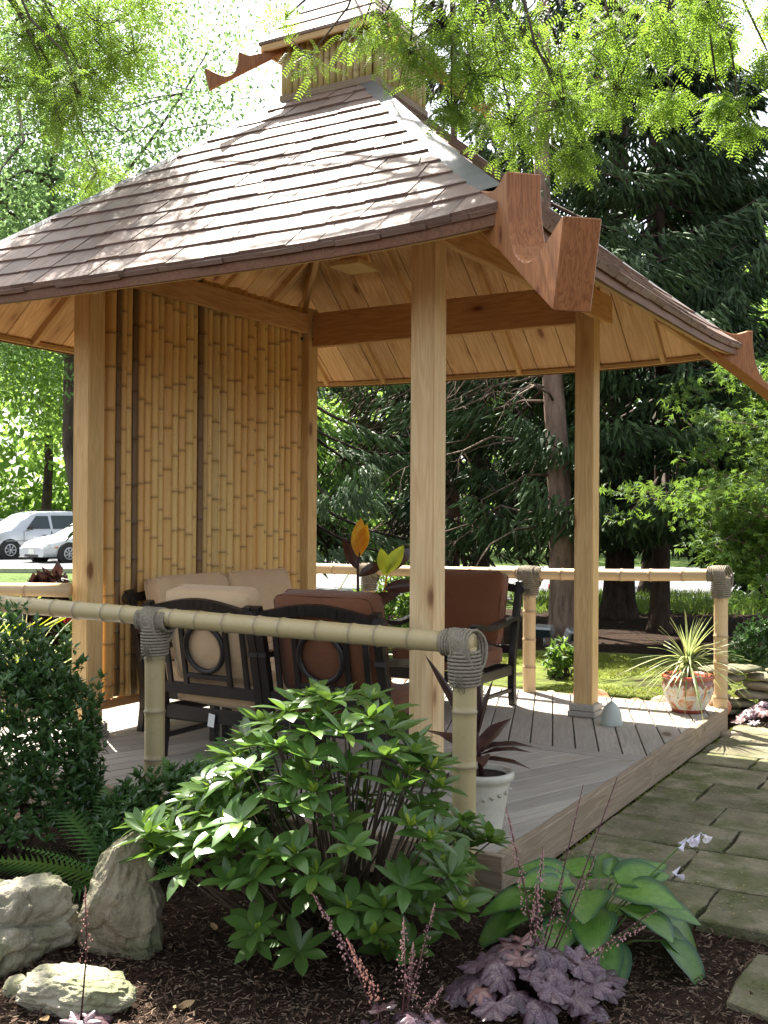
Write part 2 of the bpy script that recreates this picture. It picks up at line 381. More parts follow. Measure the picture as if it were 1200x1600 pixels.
# bumpy bed close to the camera, ringed by one sheet out to the horizon
def ghgt(x, y):
    lx, ly = WL(x, y)
    if -2.4 < lx < 2.4 and -2.3 < ly < 2.3: return -.02
    h = mnoise.noise(Vector((x * 1.3, y * 1.3, 0))) * .03 + mnoise.noise(Vector((x * 9, y * 9, 5))) * .012
    if ly < -2.0 and lx > -2.2: h = -.03
    return h
n = 150; xs = np.linspace(-9, 9, n); ys = np.linspace(.5, 12.5, n); V = []; F = []
for j, y in enumerate(ys):
    for i, x in enumerate(xs):
        e = min(1, min(x + 9, 9 - x, y - .5, 12.5 - y) / 1.0)
        V.append((x, y, ghgt(x, y) * e - .004 * (1 - e)))
for j in range(n - 1):
    for i in range(n - 1): F.append((j * n + i, j * n + i + 1, (j + 1) * n + i + 1, (j + 1) * n + i))
link('ground', mesh_np('ground', V, F, M['mulch'], True), kind='structure')
Vr = [(-9, .5, -.004), (9, .5, -.004), (9, 12.5, -.004), (-9, 12.5, -.004), (-700, -700, -.02), (700, -700, -.02), (700, 19, -.004), (-700, 19, -.004), ]
link('ground', mesh_py('ground', Vr + [(-9, -700, -.02)], [(0, 4, 5, 1), (1, 5, 6, 2), (2, 6, 7, 3), (3, 7, 4, 0)], M['mulch']), kind='structure')
sheet('lawn', [(-700, 19), (700, 19), (700, 900), (-700, 900)], -.006, M['lawn'])
sheet('lawn', [(-30, 11.5), (-3.2, 13.5), (-4, 18), (-6, 24), (-30, 24)], .010, M['lawn'])
sheet('moss', [(-.6, 10.3), (1.5, 9.7), (4.2, 8.6), (6.5, 9.2), (6.0, 11.4), (3.6, 12.3), (1.6, 12.9), (-.5, 12.7)], .034, M['moss'])
sheet('parking_lot', [(-40, 30), (-4.2, 30), (-2.0, 24), (2.0, 21), (60, 24), (60, 33), (0, 36), (-4.5, 50), (-40, 50)], .012, M['asphalt'])
for i in range(4):
    sheet('parking_line', [(-16 + i * 2.8, 33.2), (-15.88 + i * 2.8, 33.2), (-12.4 + i * 2.8, 37.5), (-12.52 + i * 2.8, 37.5)], .018, M['line'])
board('kerb', (-40, 29.9, .06), (-4.3, 29.9, .06), .15, .13, M['kerb'], None, kind='structure')

# ------------------------------------------------------------------ flagstone path (random ashlar)
rnd = random.Random(11)
path = empty('path', (MX, MY, 0), RZ, kind='structure')
x = -1.92; 
rows = []
while x < 3.4:
    d = rnd.choice([.28, .33, .38, .42, .5]); rows.append((x, x + d)); x += d
for (x0, x1) in rows:
    y = -2.055
    start = y
    if x0 < -1.7: end = -3.1
    elif x0 < -1.3: end = -3.9
    else: end = -6.0
    y -= rnd.uniform(0, .3) * 0
    first = True
    while y > end:
        Ln = rnd.uniform(.38, .85) if not first else rnd.uniform(.25, .8); first = False
        y1 = y - Ln
        split = (x1 - x0 > .44 and rnd.random() < .3)
        parts = [(x0, (x0 + x1) / 2), ((x0 + x1) / 2, x1)] if split else [(x0, x1)]
        for a, b in parts:
            g = .007
            hgt = rnd.uniform(.016, .026)
            pts = []
            for (px, py), (nx, ny) in zip([(a + g, y - g), (b - g, y - g), (b - g, y1 + g), (a + g, y1 + g)], [(b - g, y - g), (b - g, y1 + g), (a + g, y1 + g), (a + g, y - g)]):
                for k in range(4):
                    f = k / 4; j = .010 if k else .004
                    pts.append((px + (nx - px) * f + rnd.uniform(-j, j), py + (ny - py) * f + rnd.uniform(-j, j)))
            cx, cy = (a + b) / 2, (y + y1) / 2
            tx, ty = rnd.uniform(-.006, .006), rnd.uniform(-.006, .006)
            def top(px, py, ins, z): return (px - cx - (px - cx) * ins, py - cy - (py - cy) * ins, z + (px - cx) * tx + (py - cy) * ty)
            m = len(pts); Vv = [top(px, py, 0, -.04) for px, py in pts] + [top(px, py, 0, hgt - .006) for px, py in pts] + [top(px, py, .035, hgt) for px, py in pts]
            Ff = [(i, (i + 1) % m, m + (i + 1) % m, m + i) for i in range(m)] + [(m + i, m + (i + 1) % m, 2 * m + (i + 1) % m, 2 * m + i) for i in range(m)] + [tuple(2 * m + i for i in range(m))]
            Ff = [tuple(reversed(q)) for q in Ff]
            link('flagstone', mesh_py('flagstone', Vv, Ff, M['flag']), path, M=Matrix.Translation((cx, cy, 0)))
        y = y1

lx_, ly_ = WL(1.42, 3.62)
pts = [(-.24, -.2), (-.02, -.23), (.26, -.18), (.28, .02), (.25, .2), (.0, .22), (-.2, .21), (-.26, .03)]
m = len(pts); Vv = [(x_, y_, -.04) for x_, y_ in pts] + [(x_, y_, .012) for x_, y_ in pts] + [(x_ * .96, y_ * .96, .018) for x_, y_ in pts]
link('flagstone', mesh_py('flagstone', Vv, [(i, (i + 1) % m, m + (i + 1) % m, m + i) for i in range(m)] + [(m + i, m + (i + 1) % m, 2 * m + (i + 1) % m, 2 * m + i) for i in range(m)] + [tuple(2 * m + i for i in range(m))], M['flag']), path, M=Matrix.Translation((lx_, ly_, 0)))

# ------------------------------------------------------------------ deck
deck = empty('wooden_deck', (MX, MY, 0), RZ, label='low weathered grey timber deck under the pavilion, boards fanning out from its corner', cat='deck')
A0, A1 = -2.04, 2.04
def clip_poly(poly, nx, ny, c):
    out = []
    for i in range(len(poly)):
        p, q = poly[i], poly[(i + 1) % len(poly)]
        dp = p[0] * nx + p[1] * ny - c; dq = q[0] * nx + q[1] * ny - c
        if dp <= 0: out.append(p)
        if (dp < 0 < dq) or (dq < 0 < dp):
            f = dp / (dp - dq); out.append((p[0] + (q[0] - p[0]) * f, p[1] + (q[1] - p[1]) * f))
    return out
def poly_board(name, poly, z1, z0, ang, mat, parent):
    if len(poly) < 3: return
    area = abs(sum(poly[i][0] * poly[(i + 1) % len(poly)][1] - poly[(i + 1) % len(poly)][0] * poly[i][1] for i in range(len(poly)))) / 2
    if area < .004: return
    cx = sum(p[0] for p in poly) / len(poly); cy = sum(p[1] for p in poly) / len(poly)
    c, s = math.cos(-ang), math.sin(-ang)
    P = [((p[0] - cx) * c - (p[1] - cy) * s, (p[0] - cx) * s + (p[1] - cy) * c) for p in poly]
    if sum(P[i][0] * P[(i + 1) % len(P)][1] - P[(i + 1) % len(P)][0] * P[i][1] for i in range(len(P))) < 0: P.reverse()
    m = len(P); ins = .004
    V = [(x, y, z0 - z1) for x, y in P] + [(x, y, -ins) for x, y in P] + [(x * (1 - .01) , y * (1 - .05), 0) for x, y in P]
    F = [(i, (i + 1) % m, m + (i + 1) % m, m + i) for i in range(m)] + [(m + i, m + (i + 1) % m, 2 * m + (i + 1) % m, 2 * m + i) for i in range(m)] + [tuple(2 * m + i for i in range(m)), tuple(reversed(range(m)))]
    mm = Matrix.Rotation(ang, 4, 'Z'); mm.translation = (cx, cy, z1)
    link(name, mesh_py(name, V, F, mat), parent, M=mm)
def fill_boards(region, ang, wid, name, z1=DZ):
    c, s = math.cos(ang), math.sin(ang)
    ts = [-x * s + y * c for x, y in region]; t = min(ts) - .02
    while t < max(ts):
        poly = clip_poly(region, s, -c, -(t + .004)); poly = clip_poly(poly, -s, c, t + wid - .004)
        poly_board(name, poly, z1, z1 - .035, ang, M['deck'], deck); t += wid
# angle of a world view direction in local frame: local angle = RZ-relative
def locang(deg): return R(90 - deg) - RZ     # deg measured from +Y towards +X
bw = .14
e0, e1 = A0 + .0, A1
strip_a, strip_b = -.02, .12        # border strip along local y
front = [(e0, e0 + .05), (strip_a - .0, e0 + .05), (strip_a, e1), (e0, e1)]
back = [(strip_b, e0 + .05), (e1, e0 + .05), (e1, e1), (strip_b, e1)]
fill_boards(front, locang(51), bw, 'deck_board')
fill_boards(back, locang(9), bw, 'deck_board')
poly_board('deck_board', [(strip_a + .004, e0 + .05), (strip_b - .004, e0 + .05), (strip_b - .004, e1), (strip_a + .004, e1)], DZ, DZ - .035, math.pi / 2, M['deck'], deck)
for (p, q) in (((e0, e0 + .025), (e1, e0 + .025)), ((e0, e1 - .02), (e1, e1 - .02))):
    board('edge_board', (p[0], p[1], .095), (q[0], q[1], .095), .045, .175, M['deckedge'], deck)
for xx in (e0 - .02, e1 + .02):
    board('edge_board', (xx, e0, .095), (xx, e1, .095), .04, .173, M['deckedge'], deck)
mb = MB(); mb.box((0, 0, .06), (3.9, 3.9, .06)); mb.build('deck_joist_frame', M['bamdark'], deck, smooth=False)

# ------------------------------------------------------------------ pavilion
pav = empty('garden_pavilion', (MX, MY, 0), RZ, label='open timber garden pavilion with shingled hipped roof and bamboo cupola standing on the grey deck', cat='pavilion')
def flare(p, a): return .055 * (min(abs(a), E) / E) ** 4 * max(0, (p - 1.1) / 1.0)
def zr(p, a): return 2.856 - (p - E) * SL + flare(p, a)
# posts
ztops = {(-1, -1): 3.38, (1, -1): 3.38, (-1, 1): 3.38, (1, 1): 3.40}
for (sx, sy), zt in ztops.items():
    mt = M['post'] if (sx, sy) == (-1, -1) else M['post_bounce']
    bm = bmesh.new(); bmesh.ops.create_cube(bm, size=1); bmesh.ops.scale(bm, vec=(zt - DZ - .06, .14, .14), verts=bm.verts)
    bmesh.ops.bevel(bm, geom=list(bm.edges), offset=.006, segments=2, affect='EDGES')
    for v in bm.verts:
        if v.co.x > (zt - DZ - .06) / 2 - .01: v.co.x -= abs(v.co.y) * .55
    po = link('post', bm_mesh('post', bm, mt), pav, M=axes((sx * H, sy * H, (zt + DZ) / 2), (0, 0, 1), (1, 0, 0)))
    for k, (wd, z0, z1) in enumerate(((.205, DZ + .001, DZ + .04), (.19, DZ + .042, DZ + .092))):
        L = z1 - z0
        link('base_trim', box_mesh(wd, wd, L, M['deck'], .006), po, M=po.matrix_basis.inverted() @ Matrix.Translation((sx * H, sy * H, (z0 + z1) / 2)))
    for zz in (3.08, 3.24):
        b = MB(); 
        for d in ((-1, 0), (0, -1)):
            c = Vector((sx * H + d[0] * .071, sy * H + d[1] * .071, zz)); dd = Vector((d[0], d[1], 0))
            b.tube([c, c + dd * .008, c + dd * .0081, c + dd * .018], [.017, .017, .010, .009], 10)
        b.build('bolt', M['bolt'], po, M=po.matrix_basis.inverted())
# tie beams
bt = .045
board('tie_beam', (-H - .22, -H - .095, 3.125), (H + .20, -H - .095, 3.125), bt, .20, M['beam'], pav)
board('tie_beam', (H + .02, -H + .072, 3.155), (H + .02, H - .072, 3.155), .07, .28, M['beam'], pav)
board('tie_beam', (-H - .09, -H + .0, 3.16), (-H - .09, H + .12, 3.16), bt, .27, M['beam'], pav)
board('tie_beam', (-H + .072, H - .0475, 3.20), (H - .072, H - .0475, 3.20), bt, .16, M['beam'], pav)
# ceiling boards, rafters, shingles on four faces
FACES = [((-1, 0), (0, -1)), ((0, -1), (1, 0)), ((1, 0), (0, 1)), ((0, 1), (-1, 0))]
cosS = 1 / math.hypot(1, SL)
def fpt(fi, p, a, dz=0):
    n_, t_ = FACES[fi]
    return Vector((n_[0] * p + t_[0] * a, n_[1] * p + t_[1] * a, zr(p, a) + dz))
def slab(name, fi, quad, th0, th1, off, mat, parent=None):
    """quad: (p,a) corners lower-left, lower-right, upper-right, upper-left, own frame x along eave, y up the slope"""
    n_, t_ = FACES[fi]; top = [fpt(fi, p, a, off) for p, a in quad]
    c = (top[0] + top[1]) / 2
    X = Vector((t_[0], t_[1], 0)); Y = Vector((-n_[0], -n_[1], SL)).normalized(); Z = X.cross(Y)
    if Z.z < 0: X = -X; Z = X.cross(Y)
    mm = Matrix((X, Y, Z)).transposed().to_4x4(); mm.translation = c; inv = mm.inverted()
    ths = [th0, th0] + [th1] * (len(quad) - 2)
    T = [inv @ v for v in top]; B = [inv @ (v - Z * h) for v, h in zip(top, ths)]
    m = len(T); V = T + B; F = [tuple(range(m)), tuple(reversed(range(m, 2 * m)))] + [(i, m + i, m + (i + 1) % m, (i + 1) % m) for i in range(m)]
    if parent == 'arrays': return [mm @ v for v in V], F
    return link(name, mesh_py(name, V, F, mat), pav, M=mm)
# boards of the ceiling
for fi in range(4):
    r_ = random.Random(fi + 3); a = -E + .03
    while a < E - .05:
        wd = r_.choice([.235, .25, .27]); a1 = min(a + wd, E - .04); g = .004
        aL, aR = a + g, a1 - g
        lo = 2.085
        q = [(lo, aL), (lo, aR)]
        def top_p(aa): return max(.36, abs(aa) + .02)
        pts = sorted({aL, aR} | ({0.36} if aL < .36 < aR else set()) | ({-0.36} if aL < -.36 < aR else set()), reverse=True)
        q += [(top_p(x), x) for x in pts]
        if min(lo - top_p(aL), lo - top_p(aR)) > 0.0 or True:
            slab('ceiling_board', fi, [(min(p, lo), x) for p, x in q], .018, .018, -.055, M['ceiling'])
        a = a1
    for a in (-1.55, -.95, -.35, .35, .95, 1.55):
        pu = max(.36, abs(a) + .03)
        if 2.06 - pu < .2: continue
        p0 = fpt(fi, 2.06, a, -.105); p1 = fpt(fi, pu, a, -.105)
        board('rafter', p0, p1, .038, .05, M['rafter'], pav)
# hip rafters inside
for sx, sy in ((-1, -1), (1, -1), (1, 1), (-1, 1)):
    board('hip_rafter', (sx * .3, sy * .3, zr(.3, 0) - .17), (sx * 1.98, sy * 1.98, zr(1.98, 0) - .16), .045, .11, M['rafter'], pav)
# shingles
NC = 13; EXPO = (E + .03 - .36) / NC; ship = 0; stuffV = MB()
for fi in (0, 1, 2, 3):
    r_ = random.Random(20 + fi)
    for k in range(NC + 1):
        if k == 0: pl, pu = E + .024, E - .14; off = .008
        else:
            pl = E + .035 - (k - 1 + .04) * EXPO; pu = max(.345, pl - EXPO * 1.55); off = .026
        lim_l = pl - .115 if fi in (0, 1, 2, 3) else pl; lim_u = pu - .115
        a = -lim_l
        while a < lim_l - .001:
            wd = r_.uniform(.17, .30) * (1.0 if fi < 2 else 1.3); a1 = a + wd
            if lim_l - a1 < .09: a1 = lim_l
            g = .0025
            cl = lambda v, m_: max(-m_, min(m_, v))
            q = [(pl + r_.uniform(-.006, .006), a + g), (pl + r_.uniform(-.006, .006), a1 - g), (pu, cl(a1 - g, lim_u)), (pu, cl(a + g, lim_u))]
            q[1] = (q[0][0] + r_.uniform(-.003, .003), q[1][1])
            off_l = off + r_.uniform(-.002, .004)
            # raise lower edge over the course below
            n_, t_ = FACES[fi]
            if abs(q[2][1] - q[3][1]) < .004: q = [q[0], q[1], ((pu), (q[2][1] + q[3][1]) / 2)]
            if fi in (0, 1) and ship < 300 and k > 0:
                o = slab('shingle', fi, q, .031, .010, off_l + .004, M['shingle']); 
                me = o.data; nn = len(q)
                for iv in range(2, nn): me.vertices[iv].co.z -= .018; me.vertices[nn + iv].co.z -= .004
                ship += 1
            else:
                Va, Fa = slab('shingle', fi, q, .024, .010, off_l, M['shingle'], 'arrays'); nn = len(q)
                for iv in range(2, nn): Va[iv].z -= .018
                stuffV.add(Va, Fa)
            a = a1
stuffV.build('shingle', M['shingle'], pav, smooth=False, kind='stuff')
# fascia and trim per face (follow the flare)
def strip(name, fi, p, zo, hgt, th, mat, lim, inset=0):
    V = []; F = []; N = 14
    for i in range(N + 1):
        a = -lim + 2 * lim * i / N; base = fpt(fi, p, a, zo); n_ = FACES[fi][0]; o_ = Vector((n_[0], n_[1], 0)) * th
        V += [base, base + o_, base + o_ - Vector((0, 0, hgt)), base - Vector((0, 0, hgt))]
    for i in range(N):
        for j in range(4): F.append((i * 4 + j, i * 4 + (j + 1) % 4, i * 4 + 4 + (j + 1) % 4, i * 4 + 4 + j))
    F += [(0, 3, 2, 1), (N * 4, N * 4 + 1, N * 4 + 2, N * 4 + 3)]
    return link(name, mesh_py(name, V, F, mat), pav)
for fi in range(4):
    strip('fascia', fi, 2.09, -.03, .068, .022, M['fascia'], 2.06)
    strip('trim_strip', fi, 2.05, -.095, .03, .038, M['lighttrim'], 2.03)
# hip strips
for sx, sy in ((-1, -1), (1, -1), (1, 1), (-1, 1)):
    V = []; N = 10
    for i in range(N + 1):
        e = .35 + (1.98 - .35) * i / N; wd = .125
        z = zr(e, e) + .024
        V += [(sx * e, sy * (e - wd), zr(e, 0) + .012 + flare(e, e)), (sx * e, sy * e, z), (sx * (e - wd), sy * e, zr(e, 0) + .012 + flare(e, e))]
    F = []
    for i in range(N):
        b = i * 3
        F += [(b, b + 1, b + 4, b + 3), (b + 1, b + 2, b + 5, b + 4)]
    if sx * sy < 0: F = [tuple(reversed(f)) for f in F]
    link('hip_strip', mesh_py('hip_strip', V, F, M['hipcap']), pav)
# carved horn tails: profile as (distance beyond the eave corner, height), both before scaling
HP = [(-.55, .60), (-.30, .44), (-.20, .41), (-.14, .378), (-.09, .36), (-.05, .362), (-.01, .378), (.005, .39), (.035, .39), (.034, .33), (.038, .26), (.046, .19), (.058, .13), (.076, .075), (.10, .03), (.13, 0), (.165, -.022), (.20, -.030), (.235, -.028), (.27, -.016), (.305, .0), (.345, .022), (.385, .045), (.41, .06), (.428, .06), (.395, -.12), (.365, -.265), (.20, -.12), (.0, .06), (-.3, .32), (-.55, .54)]
def horn2(name, parent, e0, scale, zb, thick, sx, sy, mat):
    bm = bmesh.new(); rt = math.sqrt(2); P = [(e * scale * rt, z * scale) for e, z in HP]; t2 = thick / 2
    va = [bm.verts.new((x, -t2, z)) for x, z in P]; vb = [bm.verts.new((x, t2, z)) for x, z in P]
    m = len(P); bm.faces.new(va); bm.faces.new(list(reversed(vb)))
    for i in range(m): bm.faces.new((va[(i + 1) % m], va[i], vb[i], vb[(i + 1) % m]))
    bmesh.ops.recalc_face_normals(bm, faces=bm.faces)
    bmesh.ops.bevel(bm, geom=[e for e in bm.edges if len(e.link_faces) == 2 and e.calc_face_angle(0) > R(50)], offset=.005 * min(1, scale * 1.5), segments=1, affect='EDGES')
    bmesh.ops.triangulate(bm, faces=[f for f in bm.faces if len(f.verts) > 4])
    return link(name, bm_mesh(name, bm, mat), parent, M=Matrix.Translation((sx * e0, sy * e0, zb)) @ Matrix.Rotation(math.atan2(sy, sx), 4, 'Z'))
for sx, sy in ((-1, -1), (1, -1), (1, 1), (-1, 1)):
    horn2('carved_horn', pav, 2.12, 1.0, 2.62, .15, sx, sy, M['horn'])
# apex post and hanging block
board('king_post', (0, 0, 3.33), (0, 0, 4.3), .14, .14, M['rafter'], pav, up=(1, 0, 0))
board('hanging_block', (-.14, 0, 3.31), (.14, 0, 3.31), .24, .035, M['lighttrim'], pav)
# bamboo screen
def bamboo_pole(name, parent, mat, x, y, z0, z1, r, seed, horizontal=None, knuckle=.28, nseg=10):
    r_ = random.Random(seed); P = []; rad = []; nd = []; z = 0; L = z1 - z0
    nxt = r_.uniform(.05, knuckle); P.append(0); rad.append(r); nd.append(0)
    while nxt < L - .03:
        for dz, rr, a in ((-.03, 1.0, 0), (-.009, 1.03, .15), (-.003, 1.09, 1), (.003, 1.09, 1), (.008, 1.0, .35), (.03, .99, 0)):
            P.append(nxt + dz); rad.append(r * rr); nd.append(a)
        nxt += knuckle * r_.uniform(.75, 1.25)
    P.append(L); rad.append(r * .97); nd.append(0)
    lean = r_.uniform(-.008, .008); bow = r_.uniform(-.006, .006)
    pts = [Vector((lean * q / L + bow * math.sin(math.pi * q / L), bow * .7 * math.sin(3 * q / L), q)) for q in P]
    V, F = tube_arrays(pts, rad, nseg)
    me = mesh_py(name, V, F, mat, True)
    at = me.attributes.new('node', 'FLOAT', 'POINT'); at.data.foreach_set('value', np.repeat(np.array(nd, dtype=np.float32), nseg))
    mm = horizontal if horizontal is not None else Matrix.Translation((x, y, z0)) @ Matrix.Rotation(r_.uniform(0, 6), 4, 'Z')
    return link(name, me, parent, M=mm)
scr = link('bamboo_screen', box_mesh(2.27, .05, .06, M['beam']), pav, M=Matrix.Translation((0, H + .05, .36)))
inv = scr.matrix_basis.inverted()
x = -H + .10; r_ = random.Random(5); i = 0
for xx, wd in ((-H + .105, .07),):
    link('stile', box_mesh(2.9, .06, .05, M['post_bounce']), scr, M=inv @ axes((xx, H + .045, 1.80), (0, 0, 1), (1, 0, 0)))
x = -H + .16
while x < H - .08:
    r = r_.choice([.027, .031, .036, .040, .043]); x += r
    dark = i in (4, 14) or r_.random() < .04
    if dark: x -= r - .027; r = .027
    mm = inv @ (Matrix.Translation((x, H + .03 + r_.uniform(-.006, .01), .395 + r_.uniform(-.004, .01))) @ Matrix.Rotation(r_.uniform(0, 6), 4, 'Z'))
    bamboo_pole('bamboo_pole', scr, M['bamdark'] if dark else M['bam'], 0, 0, 0, 2.94, r, 100 + i, horizontal=mm, nseg=9)
    x += r + r_.choice([-.003, 0, 0, .002, .007, .012]); i += 1
# cupola
CU = .345
for (a, b) in (((-CU, -CU), (-CU, CU)), ((-CU, -CU), (CU, -CU)), ((CU, -CU), (CU, CU)), ((-CU, CU), (CU, CU))):
    pass
cup = link('cupola', box_mesh(.62, .62, .40, M['beam']), pav, M=Matrix.Translation((0, 0, 4.54)))
ci = cup.matrix_basis.inverted()
for d, (n_, t_) in enumerate(FACES):
    c = Vector((n_[0] * (CU + .012), n_[1] * (CU + .012), 4.395)); tv = Vector((t_[0], t_[1], 0))
    link('base_board', box_mesh(2 * CU + .04, .03, .05, M['deckedge']), cup, M=ci @ axes(c, tv, (0, 0, 1)))
    r_ = random.Random(d + 60); a = -CU + .02
    while a < CU - .02:
        r = r_.choice([.020, .024, .027, .022]); a += r
        bamboo_pole('bamboo_pole', cup, M['bamcup'], 0, 0, 0, .40, r, 500 + d * 40 + int(a * 100), horizontal=ci @ (Matrix.Translation(Vector((n_[0] * CU, n_[1] * CU, 4.41)) + tv * a)), nseg=8, knuckle=.22)
        a += r
    # cupola roof faces
    e_ = .45; ap = 5.30; zz = 4.755
    sl = (ap - zz) / e_
    def cp(p, a_, dz=0): return Vector((n_[0] * p + t_[0] * a_, n_[1] * p + t_[1] * a_, ap - p * sl + dz))
    V = [cp(e_, -e_), cp(e_, e_), cp(0, 0)]; V += [v - Vector((0, 0, .05)) for v in V]
    link('roof_panel', mesh_py('roof_panel', V, [(0, 1, 2), (5, 4, 3), (0, 3, 4, 1)], M['lighttrim']), cup, M=ci)
    link('fascia', box_mesh(2 * e_, .02, .045, M['lighttrim']), cup, M=ci @ axes(cp(e_ + .006, 0, -.03), tv, (0, 0, 1)))
    k = 0; p = e_ + .02
    while p > .04:
        pu = max(.0, p - .15); a = -p
        while a < p - .001:
            wd = r_.uniform(.12, .2); a1 = min(p, a + wd); 
            if p - a1 < .05: a1 = p
            cl = lambda v, m_: max(-m_, min(m_, v))
            q = [cp(p, a + .002, .03), cp(p, a1 - .002, .03), cp(pu, cl(a1, pu), .012), cp(pu, cl(a, pu), .012)]
            Vv = q + [v - Vector((0, 0, h)) for v, h in zip(q, (.02, .02, .006, .006))]
            link('shingle', mesh_py('shingle', Vv, [(0, 1, 2, 3), (7, 6, 5, 4), (0, 4, 5, 1), (1, 5, 6, 2), (3, 7, 4, 0)], M['shingle']), cup, M=ci)
            a = a1
        p -= .095
for sx, sy in ((-1, -1), (1, -1), (1, 1), (-1, 1)):
    o = horn2('carved_horn', cup, .55, .40, 4.515, .055, sx, sy, M['horn']); o.matrix_basis = ci @ o.matrix_basis

# ------------------------------------------------------------------ bamboo railings
def lashing(parent, c, rail_dir, r_rail, r_post, corner=0, z=0, drop=.13, wdt=.10):
    """rope wound round the rail on both sides of the post and round the post top; c = joint centre"""
    c = Vector(c); d = Vector(rail_dir).normalized(); up = Vector((0, 0, 1)); s = d.cross(up).normalized(); mb = MB(); rr = .007
    rnd_ = random.Random(int(abs(c.x) * 1000)); P = []
    def coil(axis, u, v, start, end, rad, turns, jit=.004, bulge=.0):
        pts = []
        N = int(turns * 14)
        for i in range(N + 1):
            f = i / N; th = f * turns * 2 * math.pi
            rd = rad * (1 + bulge * math.sin(math.pi * f)) + rr + rnd_.uniform(-jit, jit) * .4
            pts.append(c + axis * (start + (end - start) * f) + u * math.cos(th) * rd + v * math.sin(th) * rd)
        return pts
    for sgn in ((-1, 1) if corner == 0 else (corner,)):
        mb.tube(coil(d * sgn, s, up, .035, wdt, r_rail, 5), rr, 5)
    nz = int(drop / (rr * 1.7))
    mb.tube([p for p in coil(-up, d, s, r_rail * .5, r_rail + drop, r_post + .004, nz, bulge=.12)], rr, 5)
    # crossing wraps over the joint
    for k in range(9):
        f = (k - 4) / 4.0
        pts = []
        for i in range(15):
            th = math.pi * (i / 14.0) * 2
            off = d * (f * .055 + .02 * math.sin(th + f))
            rad = r_rail + rr * 1.6 + rnd_.uniform(0, .006)
            v = s * math.cos(th) * (max(r_rail, r_post) + rr * 1.6) + up * (math.sin(th) * rad if math.sin(th) > 0 else math.sin(th) * (rad + .05))
            pts.append(c + off + v)
        mb.tube(pts, rr, 5, cap=False)
    o = mb.build('rope_lashing', M['rope'], parent, kind='stuff')
    # frayed end
    mb = MB()
    for k in range(14):
        a = c - up * (r_rail + drop * .55) - s * (r_post + .02) * (1 if s.y > 0 else -1) + d * rnd_.uniform(-.03, .01) * (corner or 1)
        mb.tube([a, a + Vector((rnd_.uniform(-.012, .012), rnd_.uniform(-.012, .012), -.03)), a + Vector((rnd_.uniform(-.035, .035), rnd_.uniform(-.03, .02), rnd_.uniform(-.09, -.05)))], .0016, 3)
    f_ = mb.build('rope_fray', M['rope'], o)
def railing(label, pts, posts, mat, r0, r1, posth=None, corners=None, knuckle=.2):
    root = empty('bamboo_railing', (pts[0][0], pts[0][1], 0), label=label, cat='railing')
    off = Vector((pts[0][0], pts[0][1], 0)); d = None
    for a, b in zip(pts[:-1], pts[1:]):
        a = Vector(a) - off; b = Vector(b) - off; d = b - a
        mm = axes(a, d, (0, 0, 1)) @ Matrix.Rotation(R(90), 4, 'Y')
        rl = bamboo_pole('rail', root, mat, 0, 0, 0, d.length, r0, int(d.length * 997), horizontal=mm, knuckle=knuckle, nseg=14)
        if r1 != r0:
            for v in rl.data.vertices:
                f = 1 + (r1 / r0 - 1) * v.co.z / d.length; v.co.x *= f; v.co.y *= f
    for i, (x, y, zb, zt) in enumerate(posts):
        bamboo_pole('post', root, mat, x - off.x, y - off.y, zb, zt, r0 * 1.12, 900 + i + int(abs(x) * 100), knuckle=.26, nseg=14)
        cn = corners[i] if corners else 0
        lashing(root, (x - off.x, y - off.y, zt + r0 * .3), d, r0, r0 * 1.12, cn)
    return root
A = LW(-2.10, -1.87, 1.066); Bp = LW(-2.10, 1.7, 1.12); Cc = LW(-2.10, -.134, 1.083)
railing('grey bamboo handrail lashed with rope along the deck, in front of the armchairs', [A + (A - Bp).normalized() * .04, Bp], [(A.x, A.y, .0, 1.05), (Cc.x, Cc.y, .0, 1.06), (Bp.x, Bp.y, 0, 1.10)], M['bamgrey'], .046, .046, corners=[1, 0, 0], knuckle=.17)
P1 = Vector((2.55, 8.14, 1.18)); P2 = Vector((1.20, 8.82, 1.15)); P3 = Vector((-.13, 9.60, 1.13)); P4 = Vector((-1.75, 10.5, 1.12))
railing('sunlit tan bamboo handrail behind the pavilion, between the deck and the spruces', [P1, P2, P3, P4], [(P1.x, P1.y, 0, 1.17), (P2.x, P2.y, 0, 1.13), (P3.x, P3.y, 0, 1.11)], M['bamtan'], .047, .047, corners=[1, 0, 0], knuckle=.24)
railing('short thick bamboo handrail butting against the post beside the bamboo screen', [Vector((-1.97, 6.77, 1.13)), Vector((-3.4, 6.95, 1.13))], [(-3.3, 6.94, 0, 1.1)], M['bamtan'], .046, .030, knuckle=.35)

